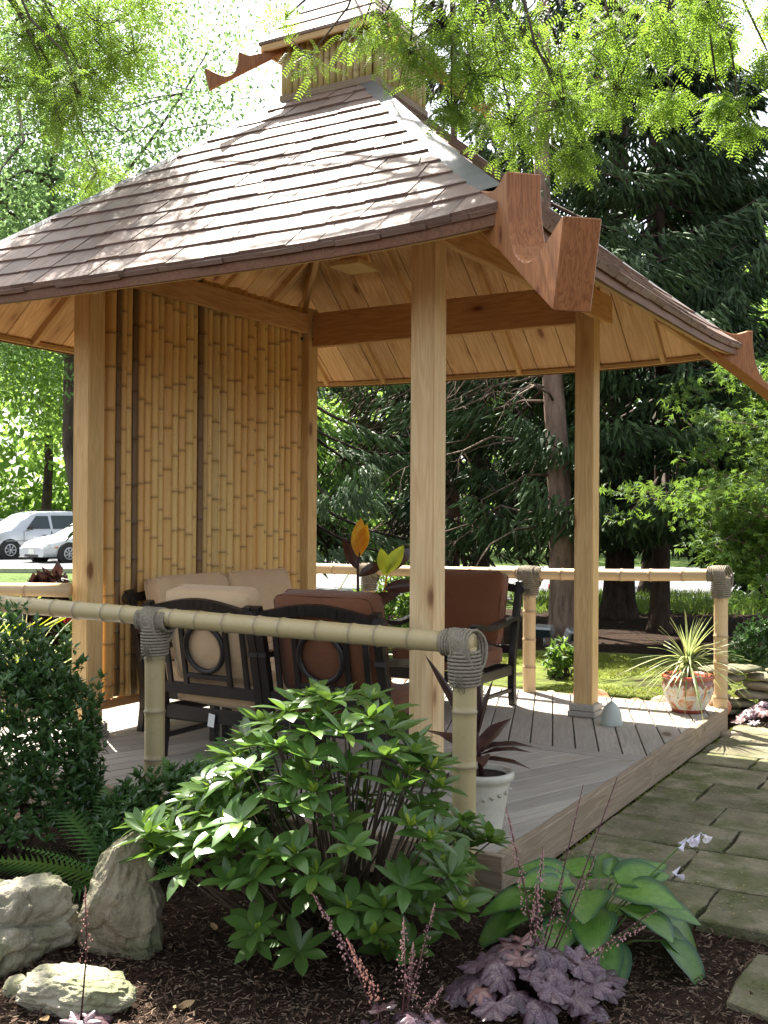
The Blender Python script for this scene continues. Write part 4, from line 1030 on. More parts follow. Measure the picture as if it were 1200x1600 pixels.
# rhododendron: whorls of leathery leaves on bare stems
def rhododendron():
    base = Vector((-.21, 4.04, 0)); r_ = random.Random(4)
    p = empty('rhododendron', base, label='glossy rhododendron bush in front of the handrail with bright lime new leaves', cat='shrub')
    lm = [leaf_mesh('leaf', .122, w_, M['rhodo'], 6, d, fo, peak=.56, seed=i) for i, (d, w_, fo) in enumerate(((.02, .047, .10), (.12, .044, .16), (.24, .050, .06), (-.12, .042, .20), (.38, .046, .14)))]
    nm = [leaf_mesh('leaf', .05, .018, M['rhodo_new'], 5, -.1, .25, peak=.5)]
    # whorl centres (x, y, z) relative to the base
    heads = []
    tries = 0
    while len(heads) < 150 and tries < 30000:
        tries += 1
        th = r_.uniform(0, 6.283); u_ = r_.uniform(-.25, 1); 
        x = math.cos(th) * math.sqrt(max(0, 1 - u_ * u_)) * .69; y = math.sin(th) * math.sqrt(max(0, 1 - u_ * u_)) * .42
        # outline: highest around x=.05..0.2, lower on the flanks
        topz = .93 - .55 * abs((x - .02) / .70) ** 1.9
        z = .30 + u_ * (topz - .30) + r_.uniform(-.03, .03)
        rr = r_.uniform(.72, 1.0) if r_.random() < .3 else 1; c = Vector((x * rr, y * rr, max(.10, z)))
        if x < -.3 and z < .35: c.z += .12
        if (c.z < .3 and y > .1) or (c.x > .42 and c.z > .42) or (c.x > .50 and c.y < .1): continue
        if all((c - h).length > .078 for h in heads): heads.append(c)
    # low sprays near the mulch
    for q in ((-.22, -.30, .12), (-.07, -.34, .11), (.12, -.28, .20), (.38, -.20, .15), (.30, -.33, .12), (.5, -.1, .22), (.22, -.2, .06), (.02, -.26, .32)): heads.append(Vector(q))
    heads.sort(key=lambda h: h.y - h.z * .3)
    place = []; new = []; mb = []
    for hi, h in enumerate(heads):
        axis = (h - Vector((0, .05, .22))).normalized(); axis = (axis * .55 + Vector((0, 0, 1.0))).normalized()
        n_ = r_.randint(8, 12); u1 = axis.orthogonal().normalized(); v1 = axis.cross(u1); ph = r_.uniform(0, 6)
        for k in range(n_):
            th = ph + k * 2.399; el = R(r_.uniform(10, 38) if k < 8 else r_.uniform(34, 62))
            d = (u1 * math.cos(th) + v1 * math.sin(th)) * math.cos(el) + axis * math.sin(el)
            s_ = r_.uniform(.68, 1.2) * (1 if k < 8 else .65)
            if k < 8 and r_.random() < .15: d.z -= .25
            place.append((axes(h, d, axis + Vector((r_.uniform(-.2, .2), r_.uniform(-.2, .2), 0))) @ Matrix.Scale(s_, 4), r_.randrange(5)))
        if r_.random() < .48:
            for k in range(r_.randint(3, 7)):
                th = r_.uniform(0, 6.28); el = R(r_.uniform(45, 80)); d = (u1 * math.cos(th) + v1 * math.sin(th)) * math.cos(el) + axis * math.sin(el)
                new.append((axes(h, d, u1) @ Matrix.Scale(r_.uniform(.55, 1.15), 4), 0))
    place_leaves(p, lm, place, 300, M['rhodo']); place_leaves(p, nm, new, 300, M['rhodo_new'], 'new_leaf')
    # stems
    roots = [Vector((r_.uniform(-.09, .14), r_.uniform(-.05, .08), 0)) for _ in range(7)]
    for hi, h in enumerate(heads):
        rt = roots[hi % 7]; mid = rt.lerp(h, .5) + Vector((0, 0, -.06 if h.z > .3 else .06)) + Vector((r_.uniform(-.04, .04), r_.uniform(-.04, .04), 0)); q = [rt, rt.lerp(mid, .6), mid.lerp(h, .3), h]
        if hi % 4 == 0: mb_ = MB(); mb_.tube(q, [.011, .009, .006, .004], 6).build('stem', M['twiggy'], p)
        else: MB().tube(q, [.007, .006, .004, .003], 5).build('stem', M['twiggy'], p)
rhododendron()
# azalea-like dark shrub at the left: small leaves
def small_shrub(name, label, base, rad, n, L, mat, cat='shrub', seed=0, density=1.0, ztop=None):
    base = Vector(base); p = empty(name, base, label=label, cat=cat); g = np.random.default_rng(seed)
    th = g.uniform(0, 2 * np.pi, n); u = g.uniform(-.3, 1, n); r = g.uniform(.45, 1.0, n) ** .45
    X = np.column_stack([np.cos(th) * np.sqrt(1 - u * u), np.sin(th) * np.sqrt(1 - u * u), u]) * r[:, None]
    # lumpy outline
    lump = np.array([mnoise.noise(Vector(x) * 2.6 + Vector((seed, 0, 0))) for x in X]); X *= (1 + .22 * lump)[:, None]
    C = X * np.array(rad) + np.array([0, 0, rad[2] * .55]); C = C[C[:, 2] > .03]; n = len(C)
    # whorls of 6 leaves
    k = 6; Cc = np.repeat(C, k, 0); out = C / (np.linalg.norm(C, axis=1)[:, None] + 1e-6) + np.array([0, 0, .6]); out = np.repeat(out, k, 0)
    D = g.normal(size=(n * k, 3)) + out * .5; Mt = dirmats(D, out)
    TV = [(0, 0, 0), (.5, -.24, .05), (1, 0, -.06), (.5, .24, .05)]; TF = [(0, 1, 2), (0, 2, 3)]
    link('foliage', instance('foliage', TV, TF, Mt, Cc, g.uniform(.75, 1.25, n * k) * L, mat), p, kind='stuff')
    for i in range(16):
        c = Vector(C[int(g.integers(0, n))]) * .8; a = Vector((g.uniform(-.1, .1), g.uniform(-.1, .1), 0)); MB().tube([a, a.lerp(c, .5) + Vector((0, 0, .04)), c], [.010, .007, .003], 5).build('stem', M['twiggy'], p)
    return p
small_shrub('azalea_bush', 'dense dark small-leaved bush swallowing the handrail beside the bamboo screen post', (-1.76, 4.95, 0), (.50, .40, .70), 2600, .046, M['azalea'], seed=2)
small_shrub('azalea_bush', 'low leafy clump at the foot of the rope-lashed middle handrail post', (-1.12, 4.75, 0), (.16, .2, .26), 260, .045, M['azalea'], seed=5)
# ferns
def fern_mesh(L, seed):
    r_ = random.Random(seed); V = []; F = []; N = 26
    for i in range(1, N + 1):
        f = i / (N + 1); x = L * f; z = -.30 * L * f * f; wl_ = L * .21 * max(0, math.sin(math.pi * min(1, (f * .92 + .12)))) ** .8
        for s in (-1, 1):
            b = len(V); pw = L / N * .55; M_ = 6
            for j in range(M_ + 1):
                g = j / M_; yy = s * wl_ * g; xx = x + wl_ * .35 * g; w_ = pw * (1 - g) * .5 + .0006; jag = pw * .35 * (1 if j % 2 else .0) * (1 - g)
                zz = z - .15 * wl_ * g * g
                V += [(xx - w_ - jag, yy, zz), (xx + w_ + jag, yy, zz)]
            for j in range(M_): F.append((b + 2 * j, b + 2 * j + 1, b + 2 * j + 3, b + 2 * j + 2))
    b = len(V)
    for i in range(N + 1):
        f = i / N; x = L * f; z = -.30 * L * f * f; V += [(x, -.003 * (1 - f * .8), z + .001), (x, .003 * (1 - f * .8), z + .001)]
    for i in range(N): F.append((b + 2 * i, b + 2 * i + 1, b + 2 * i + 3, b + 2 * i + 2))
    return mesh_py('frond', V, F, M['fern'])
fm = [fern_mesh(1, i) for i in range(2)]
def fern(label, base, fr):
    p = empty('fern', base, label=label, cat='fern')
    for az, el, L in fr:
        d = Vector((math.cos(R(az)) * math.cos(R(el)), math.sin(R(az)) * math.cos(R(el)), math.sin(R(el))))
        link('frond', fm[int(az) % 2], p, M=axes((0, 0, .03), d, (0, 0, 1)) @ Matrix.Scale(L, 4))
fern('feathery fern spreading out behind the upright boulder', (-1.08, 4.55, .0), [(185, 28, .62), (172, 20, .66), (150, 50, .60), (215, 15, .6), (120, 62, .5), (95, 45, .45), (170, 8, .42), (240, 10, .38), (60, 50, .42), (20, 30, .40), (300, 25, .3), (200, 42, .5)])
fern('fern between the middle handrail post and the armchair backs', (-.72, 4.80, .04), [(100, 66, .62), (140, 60, .58), (60, 64, .66), (30, 56, .6), (170, 42, .6), (200, 34, .5), (110, 50, .66), (80, 72, .7), (230, 44, .5), (75, 50, .5), (-20, 40, .4)])
small_shrub('low_plant', 'low dark leafy plant under the handrail in front of the beige armchair', (-.86, 4.98, 0), (.40, .20, .30), 520, .05, M['azalea'], 'plant', seed=31)
# hosta
def hosta():
    p = empty('hosta', (.78, 3.99, 0), label='broad-leaved green hosta with blue-green leaf margins beside the flagstones', cat='hosta'); r_ = random.Random(9)
    lm = [leaf_mesh('leaf', 1, .74, M['hosta'], 9, d, .09, peak=.38, base_w=.9, wavy=.014, seed=i) for i, d in enumerate((.2, .35, .55))]
    mbp = []
    for i in range(34):
        ring = i % 3; az = i * 137.5 + r_.uniform(-12, 12); L = r_.uniform(.18, .25); dist = (.09, .17, .25)[ring] * r_.uniform(.8, 1.15); z = (.24, .18, .11)[ring] * r_.uniform(.85, 1.15)
        a = R(az); q = Vector((math.cos(a) * dist * 1.15, math.sin(a) * dist * .75, z)); el = R((22, 4, -18)[ring] + r_.uniform(-10, 10))
        d = Vector((math.cos(a) * math.cos(el), math.sin(a) * math.cos(el), math.sin(el)))
        link('leaf', lm[min(2, ring + (r_.random() < .3))], p, M=axes(q, d, (r_.uniform(-.25, .25), r_.uniform(-.45, .05), 1)) @ Matrix.Scale(L, 4))
        MB().tube([(q.x * .1, q.y * .1, 0), (q.x * .6, q.y * .6, z * .75), tuple(q)], [.005, .004, .003], 4).build('leaf_stalk', M['stemg'], p)
    sc_ = MB().tube([(.05, 0, .1), (.22, -.02, .30), (.33, -.04, .42), (.40, -.05, .455)], [.004, .0035, .003, .002], 5).build('flower_stem', M['stemg'], p)
    bl = MB().lathe([(.0015, 0), (.0035, .009), (.006, .020), (.009, .030), (.013, .035)], 6); fl_ = mesh_py('flower', bl.V, bl.F, M['petal'], True)
    for i in range(12):
        c = Vector((.33 + .008 * i, -.045 + r_.uniform(-.02, .02), .425 + .003 * i + r_.uniform(-.01, .01)))
        if i > 9: c = Vector((.33 - .02 * (i - 9), -.05, .36 - .03 * (i - 9)))
        d = Vector((r_.uniform(-1, 1), r_.uniform(-1, .2), r_.uniform(-1.1, .2)))
        link('flower', fl_, p, M=axes(c, d, (0, 0, 1)) @ Matrix.Rotation(R(90), 4, 'Y'))
hosta()
# heuchera: lobed purple leaves and bell spikes
def lobed(seed, cup):
    r_ = random.Random(seed); N = 64; V = [(0, 0, 0)]; at = [0.0]; F = []
    for ring, rf in ((1, .35), (2, .7), (3, 1.0)):
        for i in range(N):
            th = -math.pi * .93 + 2 * math.pi * .93 * i / (N - 1)
            lob = .86 + .12 * math.cos(th * 7.5) + .04 * math.cos(th * 22.5); r = .5 * rf * (lob if ring > 1 else .85) * (1 - .22 * (abs(th) / math.pi) ** 4)
            z = cup * r * r * 2 + (.018 * math.sin(th * 7.5 + 1.57) * rf ** 2 + .035 * math.sin(th * 3 + seed) * rf) - (.05 if ring == 3 else 0)
            V.append((r * math.cos(th) + .1, r * math.sin(th), z)); at.append({1: .25, 2: .5, 3: .8}[ring] if i % 9 else .95)
    for i in range(N - 1):
        F.append((0, 1 + i, 2 + i))
        for k in range(2):
            a = 1 + k * N + i; F.append((a, a + N, a + N + 1, a + 1))
    me = mesh_py('leaf', V, F, M['heuchera'], True); q = me.attributes.new('edge', 'FLOAT', 'POINT'); q.data.foreach_set('value', np.array(at, dtype=np.float32)); return me
hl = [lobed(i, c) for i, c in enumerate((-.3, .15, -.55))]
oct_ = [(1, 0, 0), (-1, 0, 0), (0, 1, 0), (0, -1, 0), (0, 0, 1.5), (0, 0, -1.3)]; octf = [(0, 2, 4), (2, 1, 4), (1, 3, 4), (3, 0, 4), (2, 0, 5), (1, 2, 5), (3, 1, 5), (0, 3, 5)]
def flower_spike(p, a, b, n, wid, size, seed, f0=.4):
    r_ = random.Random(seed); a = Vector(a); b = Vector(b); mid = a.lerp(b, .5) + Vector((.012, 0, .01))
    st = MB().tube([a, mid, b], [.0032, .0026, .0014], 5).build('flower_stem', M['stalk'], p)
    L = []; tw = MB()
    for i in range(n):
        f = f0 + (1 - f0) * i / n; c = a.lerp(mid, f * 2) if f < .5 else mid.lerp(b, f * 2 - 1)
        off = Vector((r_.gauss(0, 1), r_.gauss(0, 1), r_.gauss(0, .3))).normalized() * wid * 1.35 * (1.05 - (f - f0) / (1 - f0)) * r_.uniform(.4, 1); q = c + off + Vector((0, 0, -.006)); L.append(tuple(q))
        if i % 2 == 0: tw.add([tuple(c), tuple(c + Vector((.0008, 0, .0012))), tuple(q)], [(0, 1, 2)])
    tw.build('twiglet', M['stalk'], st, kind='stuff')
    link('bell_flower', instance('bells', oct_, octf, rotmats(n) * .25 + np.eye(3) * .85, np.array(L), rng.uniform(.7, 1.2, n) * size, M['pink']), st, kind='stuff')
def heuchera(label, base, rad, n, spikes, seed):
    r_ = random.Random(seed); base = Vector(base); p = empty('heuchera', base, label=label, cat='heuchera')
    for i in range(n):
        az = i * 2.399; rr = math.sqrt((i + .5) / n); z = .05 + (1 - rr ** 2) * rad * .50 + r_.uniform(-.02, .03); q = Vector((math.cos(az) * rr * rad, math.sin(az) * rr * rad * .8, z))
        d = Vector((math.cos(az), math.sin(az), -.15 - .3 * rr)); s_ = r_.uniform(.10, .17)
        link('leaf', hl[r_.randrange(3)], p, M=axes(q, d, (r_.uniform(-.3, .3) + math.cos(az) * .3, r_.uniform(-.35, .1) + math.sin(az) * .3, 1)) @ Matrix.Scale(s_, 4))
        MB().tube([(q.x * .1, q.y * .1, 0), (q.x * .7, q.y * .7, z * .6), tuple(q)], .0022, 4).build('leaf_stalk', M['stalk'], p)
    for k, (x, y, z, n_, wd, sz) in enumerate(spikes):
        flower_spike(p, (r_.uniform(-.03, .03), r_.uniform(-.03, .03), .03), (x, y, z), n_, wd, sz, seed * 10 + k)
heuchera('silvery purple heuchera with sunlit lobed leaves in front of the hosta', (.50, 3.56, 0), .25, 44, [(-.08, .10, .62, 110, .022, .0042), (.05, .12, .48, 90, .028, .0038), (.02, .05, .38, 80, .03, .0038), (.32, .2, .70, 70, .02, .0030), (.21, .25, .66, 60, .03, .0026), (.24, .16, .45, 50, .03, .003), (.36, -.05, .28, 70, .03, .0038), (.10, .0, .42, 70, .03, .0036), (.42, .04, .30, 40, .03, .0032)], 3)
heuchera('small heuchera tuft cut by the lower edge of the view, under the rhododendron', (.05, 3.28, -.03), .12, 9, [(-.16, .14, .30, 120, .020, .0042), (-.30, .30, .42, 90, .018, .0045), (.02, .15, .36, 80, .03, .0036), (.05, .1, .30, 70, .03, .0036), (.12, .16, .40, 60, .03, .003), (.14, .02, .2, 50, .02, .003)], 5)
heuchera('single wispy heuchera with one thin flower spike before the flat boulder', (-.93, 3.36, -.02), .03, 3, [(.0, .02, .46, 60, .022, .003)], 8)
heuchera('dark heuchera mound by the stacked stone wall', (3.05, 8.35, .0), .28, 40, [], 11)
small_shrub('low_plant', 'low dark leafy plant on top of the stacked stone wall', (3.45, 9.3, .25), (.42, .3, .35), 500, .06, M['azalea'], 'plant', seed=15)
small_shrub('low_plant', 'small light green seedling plant by the leaning trunk', (1.75, 10.6, .03), (.16, .14, .22), 50, .09, M['maple'], 'plant', seed=16)
# bed behind the short handrail: arching grasses, dark plants, red flowers
def arching(label, base, n, L, mat, seed, wd=.018):
    r_ = random.Random(seed); p = empty('ornamental_grass', base, label=label, cat='ornamental grass'); me = [leaf_mesh('blade', 1, wd, mat, 8, d, .2, peak=.3) for d in (.3, .7, 1.1)]
    for i in range(n):
        az = r_.uniform(0, 6.28); el = R(r_.uniform(40, 80)); d = Vector((math.cos(az) * math.cos(el), math.sin(az) * math.cos(el), math.sin(el)))
        link('blade', me[r_.randrange(3)], p, M=axes((r_.uniform(-.05, .05), r_.uniform(-.05, .05), 0), d, (0, 0, 1)) @ Matrix.Scale(L * r_.uniform(.7, 1.1), 4))
arching('arching pale grass clump behind the short thick handrail', (-2.75, 8.2, .15), 46, 1.0, M['strap'], 2, .022)
arching('yellow-green upright grass clump at the far left bed', (-3.2, 8.0, .1), 50, 1.15, M['canna_green'], 3, .03)
arching('thin grass clump behind the loveseat by the back handrail', (-.75, 10.3, .0), 50, 1.2, M['strap'], 6, .012)
small_shrub('bedding_plant', 'mixed green bedding plants behind the short handrail', (-3.5, 10.2, 0), (.9, .6, .55), 700, .09, M['fern'], 'plant', seed=22)
small_shrub('bedding_plant', 'green bedding clump next to the bamboo screen post', (-2.35, 9.6, 0), (.5, .5, .62), 420, .09, M['maple'], 'plant', seed=23)
small_shrub('dark_bedding_plant', 'dark purple bedding plant in front of the parked sedan', (-3.05, 9.9, .1), (.28, .25, .62), 130, .16, M['canna'], 'plant', seed=24)
small_shrub('dark_bedding_plant', 'dark purple bedding plant in front of the parked minivan', (-4.15, 10.4, .1), (.3, .25, .55), 110, .16, M['canna'], 'plant', seed=27)
small_shrub('red_flowers', 'cluster of small red flowers beside the bamboo screen post', (-2.72, 9.35, .68), (.09, .09, .09), 40, .05, M['redfl'], 'flowers', seed=25)
small_shrub('bedding_plant', 'green bedding plants beyond the back handrail near the canna', (.15, 10.9, 0), (.5, .4, .75), 380, .09, M['maple'], 'plant', seed=26)

# ------------------------------------------------------------------ trees
def tapered(mb, pts, r0, r1, n=7):
    k = len(pts); mb.tube(pts, [r0 + (r1 - r0) * i / (k - 1) for i in range(k)], n)
def wander(a, b, r_, amt, k=5, sag=0):
    a = Vector(a); b = Vector(b); L = (b - a).length; out = []
    for i in range(k + 1):
        f = i / k; w_ = math.sin(math.pi * f) * amt * L
        out.append(a.lerp(b, f) + Vector((r_.uniform(-1, 1) * w_, r_.uniform(-1, 1) * w_, r_.uniform(-1, 1) * w_ - sag * math.sin(math.pi * f) * L)))
    return out
# spots kept sunny: spruce twigs on their sun rays are left out: x, y, z, radius
SUN_HOLES = [(1.2, 11.0, 0, 1.1), (3.0, 10.3, 0, 1.1), (.9, 8.9, .2, 1.0), (2.1, 8.3, .2, .8), (3.2, 14.6, 0, 1.0), (1.1, 13.2, 0, .7), (4.9, 13.4, 0, .9), (4.25, 10.6, 2.2, .75), (2.2, 13.7, 1.5, .4), (2.15, 13.7, 3.0, .4), (-1.4, 14.0, 3.6, 1.3), (-.6, 14.0, 2.2, 1.0), (2.6, 18.5, 0, 1.0), (3, 7.6, .1, .4)]
def sunlit_gap(x, y, z):
    for gx, gy_, gz, gr in SUN_HOLES:
        if z <= gz + .5: continue
        t_ = (z - gz) / S.z
        if math.hypot(x - S.x * t_ - gx, y - S.y * t_ - gy_) < gr: return True
    return False
# spruce twig: a hanging spindle of needles
def twig_template(seed):
    V = []; F = []; n = 3
    for i, (x, r) in enumerate(((0, .012), (.20, .072), (.50, .044), (.74, .062), (1.0, .006))):
        for j in range(n):
            th = j * 2.094 + (i % 2) * 1.047; rr = r * (1.35 if (i + j) % 3 == 0 else .85); V.append((x - (.05 if r > .05 else 0), rr * math.cos(th), rr * math.sin(th)))
    for i in range(4):
        for j in range(n): F.append((i * n + j, i * n + (j + 1) % n, (i + 1) * n + (j + 1) % n, (i + 1) * n + j))
    return V, F
TWV, TWF = twig_template(1)
def spruce(label, x, y, h, r, trunk_r, mat='spruce', z0=1.5, nb=90, twigs=46, lean=(0, 0), seed=0, dead=0, bark='bark_spruce', group=None, tw_len=.34, side=None, keep=None, droop=.35):
    r_ = random.Random(seed); g = np.random.default_rng(seed)
    p = empty('spruce_tree', (x, y, 0), label=label, cat='tree', group=group)
    def tp(z): f = z / h; return Vector((lean[0] * min(1, z / 6), lean[1] * min(1, z / 6), z)) + Vector((.03 * math.sin(z * .9), .03 * math.cos(z * .7), 0))
    mb = MB(); zs = [-.05, .08, .3, .8, 1.5, 2.5, 4, 6, h * .75, h]; zs = sorted(set(zs))
    mb.tube([tp(z) for z in zs], [trunk_r * (1.55 if z < 0 else 1.35 if z < .1 else 1.12 if z < .4 else 1) * (1 - .95 * max(0, z) / h) + .01 for z in zs], 12)
    mb.build('trunk', M[bark], p)
    Ls = []; Ds = []; Us = []; br = MB()
    for i in range(nb):
        f = (i + r_.random()) / nb; z = z0 + (h - z0) * f ** 1.15; az = r_.uniform(0, 6.283) if side is None else r_.uniform(*side)
        rl = r * (1 - (z - z0) / (h - z0 + .3)) ** .8 * r_.uniform(.75, 1.1) + .2
        a = tp(z); d = Vector((math.cos(az), math.sin(az), 0)); N = 6; P = []
        for k in range(N + 1):
            q = k / N; P.append(a + d * rl * q + Vector((0, 0, -rl * droop * math.sin(q * 2.1) + rl * .12 * q * q + .15 * rl * q)))
        n0 = len(Ls); nt = int(twigs * 1.7 * rl / r) + 8
        for k in range(nt):
            q = r_.uniform(.18, 1) ** .8; j = min(N - 1, int(q * N)); c = P[j].lerp(P[j + 1], q * N - j)
            s = r_.choice((-1, 1)); sd_ = Vector((-d.y, d.x, 0)) * s * r_.uniform(.02, .38) * rl * (1.05 - q) * 1.2
            c = c + sd_ + Vector((0, 0, -abs(r_.gauss(0, .05))))
            Ls.append(tuple(c)); hang = r_.random()
            Ds.append((d.x * .55 + sd_.x * 1.2 + r_.gauss(0, .2), d.y * .55 + sd_.y * 1.2 + r_.gauss(0, .2), -.15 - 1.1 * hang)); Us.append((r_.gauss(0, 1), r_.gauss(0, 1), r_.gauss(0, 1)))
        if sum(sunlit_gap(l[0] + x, l[1] + y, l[2]) for l in Ls[n0:]) < .35 * (len(Ls) - n0): br.tube(P, [.018 * rl / 2 * (1 - q / (N + 1)) + .003 for q in range(N + 1)], 4)
    br.build('branches', M['bark_dark'], p, kind='stuff')
    if True:
        sel = [i for i, l in enumerate(Ls) if not sunlit_gap(l[0] + x, l[1] + y, l[2]) and ((l[2] - 1.6 < .53 * (l[1] + y) and abs(l[0] + x) < .42 * (l[1] + y)) or i % 5 == 0)]; Ls = [Ls[i] for i in sel]; Ds = [Ds[i] for i in sel]; Us = [Us[i] for i in sel]
    n = len(Ls)
    Mt = dirmats(np.array(Ds), np.array(Us))
    link('crown', instance('crown', TWV, TWF, Mt, np.array(Ls), g.uniform(.6, 1.3, n) * tw_len * .74, M[mat]), p, kind='stuff')
    # bare lower limbs
    for i in range(dead):
        z = r_.uniform(1.3, 4.6); az = r_.uniform(2.3, 4.4); rl = r_.uniform(1.0, 2.4); a = tp(z)
        e = a + Vector((math.cos(az) * rl, math.sin(az) * rl, r_.uniform(-.5, -.1) * rl)); P = wander(a, e, r_, .06, 5, -.08)
        b_ = MB(); tapered(b_, P, .022, .006, 5)
        for k in range(9):
            q = P[r_.randint(2, 5)]; t_ = q + Vector((r_.uniform(-.3, .2), r_.uniform(-.3, .3), r_.uniform(-.45, .1))); tapered(b_, wander(q, t_, r_, .1, 3), .006, .002, 3)
        b_.build('dead_limb', M['twig'], p)
    return p
# three that frame the pavilion, then a rank behind
spruce('leaning spruce with a bare pinkish trunk right behind the back handrail', 2.30, 13.7, 12.5, 3.0, .165, nb=80, twigs=150, z0=3.3, lean=(-.28, .1), seed=1, dead=26, tw_len=.38)
spruce('big spruce with pale sunlit drooping tips behind the loveseat', -1.2, 15.8, 9.0, 3.0, .14, 'spruce_sunlit', z0=1.55, nb=85, twigs=150, seed=2, bark='bark_dark', tw_len=.36)
spruce('dark straight-trunked spruce between the far post and the corner railing post', 3.8, 17.4, 15, 3.0, .24, nb=100, twigs=150, z0=2.6, seed=3, dead=14, bark='bark_dark', tw_len=.42)
spruce('dense dark spruce behind the maples, right of the carved corner horn of the roof', 3.9, 15.2, 9.4, 3.3, .13, nb=120, twigs=190, z0=1.9, seed=4, bark='bark_dark', tw_len=.42)
spruce('dry ragged spruce behind the middle of the back handrail', 1.15, 18.5, 12, 2.6, .14, 'spruce_dry', nb=95, twigs=75, z0=1.4, seed=5, dead=22, tw_len=.42)
spruce('tall spruce peeking over the roof beside the cupola', 1.9, 21.5, 15.5, 3.0, .2, nb=90, twigs=80, z0=2.2, seed=6, bark='bark_dark', tw_len=.5)
spruce('farther dark spruce at the extreme edge, behind the taller shaded maple', 8.6, 17.0, 12.0, 3.4, .2, nb=80, twigs=90, z0=1.0, seed=7, bark='bark_dark', tw_len=.5)
spruce('dark spruce deep behind between the two nearer trunks', 5.6, 22.5, 14.5, 3.6, .22, nb=80, twigs=75, z0=1.8, seed=8, bark='bark_dark', tw_len=.55)
# leafy trees
LQ = [(0, 0, 0), (.5, -.26, .04), (1, 0, -.04), (.5, .26, .04)]; LQF = [(0, 1, 2, 3)]
def frond_template(n=8):
    V = []; F = []
    for i in range(n):
        x = .08 + .9 * i / n; ln = .17 * (1 - .35 * abs(i / n - .4))
        for s in (-1, 1):
            b = len(V); V += [(x, 0, 0), (x + .05, s * ln * .45, .012), (x + .045, s * ln, -.01), (x - .012, s * ln * .5, .008)]; F.append((b, b + 1, b + 2, b + 3) if s > 0 else (b + 3, b + 2, b + 1, b))
    b = len(V); V += [(0, -.003, 0), (1, 0, -.01), (1, .004, -.01), (0, .003, 0)]; F.append((b, b + 1, b + 2, b + 3))
    return [(x, y, z - .18 * x * x) for x, y, z in V], F
FRV, FRF = frond_template(); FRV5, FRF5 = frond_template(5)
PLV = []; PLF = []
for k_, (an, ln) in enumerate(((-75, .62), (-38, .88), (0, 1.0), (38, .88), (75, .62))):
    c_, s_ = math.cos(R(an)), math.sin(R(an)); b_ = len(PLV)
    PLV += [(0, 0, 0), (.45 * ln * c_ + .11 * s_, .45 * ln * s_ - .11 * c_, .02), (ln * c_, ln * s_, -.10), (.45 * ln * c_ - .11 * s_, .45 * ln * s_ + .11 * c_, .02)]; PLF.append((b_, b_ + 1, b_ + 2, b_ + 3))
def leafy(name, label, x, y, h, r, z_crown, nleaf, L, mat, seed=0, trunk_r=.12, bark='bark', sx=1.0, sy=1.0, frond=False, limbs=9, group=None, clus=.35, cat='tree', leanx=0, palm=False):
    r_ = random.Random(seed); g = np.random.default_rng(seed); p = empty(name, (x, y, 0), label=label, cat=cat, group=group); mb = MB()
    ct = Vector((leanx, 0, z_crown + (h - z_crown) * .5)); top = Vector((leanx * 1.3, 0, h - .2 * (h - z_crown)))
    P = wander((0, 0, -.05), top, r_, .02, 7); k = len(P)
    mb.tube(P, [trunk_r * (1.35 if i == 0 else 1 - .8 * i / k) for i in range(k)], 9); mb.build('trunk', M[bark], p)
    tips = []; bm_ = MB()
    for i in range(limbs):
        f = r_.uniform(.35, .95); a = P[0].lerp(P[-1], f) if False else P[min(k - 1, int(f * k))]
        th = i * 2.399 + r_.uniform(-.3, .3); u_ = r_.uniform(-.5, .95); rr = r_.uniform(.6, 1)
        e = ct + Vector((math.cos(th) * r * sx * rr * math.sqrt(1 - u_ * u_), math.sin(th) * r * sy * rr * math.sqrt(1 - u_ * u_), u_ * (h - z_crown) * .5))
        Q = wander(a, e, r_, .07, 5, -.08); tapered(bm_, Q, trunk_r * .35, .012, 5); tips.append(e)
        for j in range(5):
            q = Q[r_.randint(2, 5)]; e2 = q + Vector((r_.gauss(0, 1), r_.gauss(0, 1), r_.gauss(0, .6))) * r * .33; W = wander(q, e2, r_, .08, 3); tapered(bm_, W, .014, .005, 4); tips.append(e2)
            for m_ in range(2):
                e3 = e2 + Vector((r_.gauss(0, 1), r_.gauss(0, 1), r_.gauss(0, .5))) * r * .16; tapered(bm_, [e2, e3], .006, .003, 3); tips.append(e3)
    bm_.build('branches', M[bark], p, kind='stuff')
    tips = np.array([tuple(v) for v in tips]); idx = g.integers(0, len(tips), nleaf)
    C = tips[idx] + g.normal(size=(nleaf, 3)) * clus * r * .33 * np.array([1, 1, .28 if palm else .7])
    D = g.normal(size=(nleaf, 3)); D[:, 2] -= .5; Uu = g.normal(size=(nleaf, 3)) * .7 + np.array([0, 0, 1])
    link('crown', instance('crown', FRV5 if frond else PLV if palm else LQ, FRF5 if frond else PLF if palm else LQF, dirmats(D, Uu), C, g.uniform(.7, 1.3, nleaf) * L, M[mat]), p, kind='stuff')
    return p
leafy('honey_locust_tree', 'feathery honey locust with dark limbs rising left of the pavilion roof', -4.75, 17.5, 12.0, 3.7, 2.6, 46000, .092, 'locust_hazed', 31, .12, limbs=20, clus=.5, leanx=-.9)
leafy('honey_locust_tree', 'haze-pale honey locust at the far left beyond the short handrail', -9.0, 20, 12.8, 3.6, 2.2, 28000, .115, 'locust_hazed', 32, .13, limbs=16, clus=.55)
leafy('deciduous_tree', 'round bright green tree over the parked minivan', -10.6, 25.0, 8.5, 3.4, 2.3, 16000, .16, 'decid', 33, .15, limbs=14)
leafy('deciduous_tree', 'bright green tree just beyond the parked cars and beside the bamboo screen post', -7.0, 27.0, 9, 3.2, 2.9, 14000, .16, 'decid', 34, .14, limbs=13)
leafy('shrubby_tree', 'low green tree behind the bamboo screen and loveseat', -2.9, 24, 7.5, 2.8, .7, 9000, .17, 'decid', 37, .12, limbs=13)
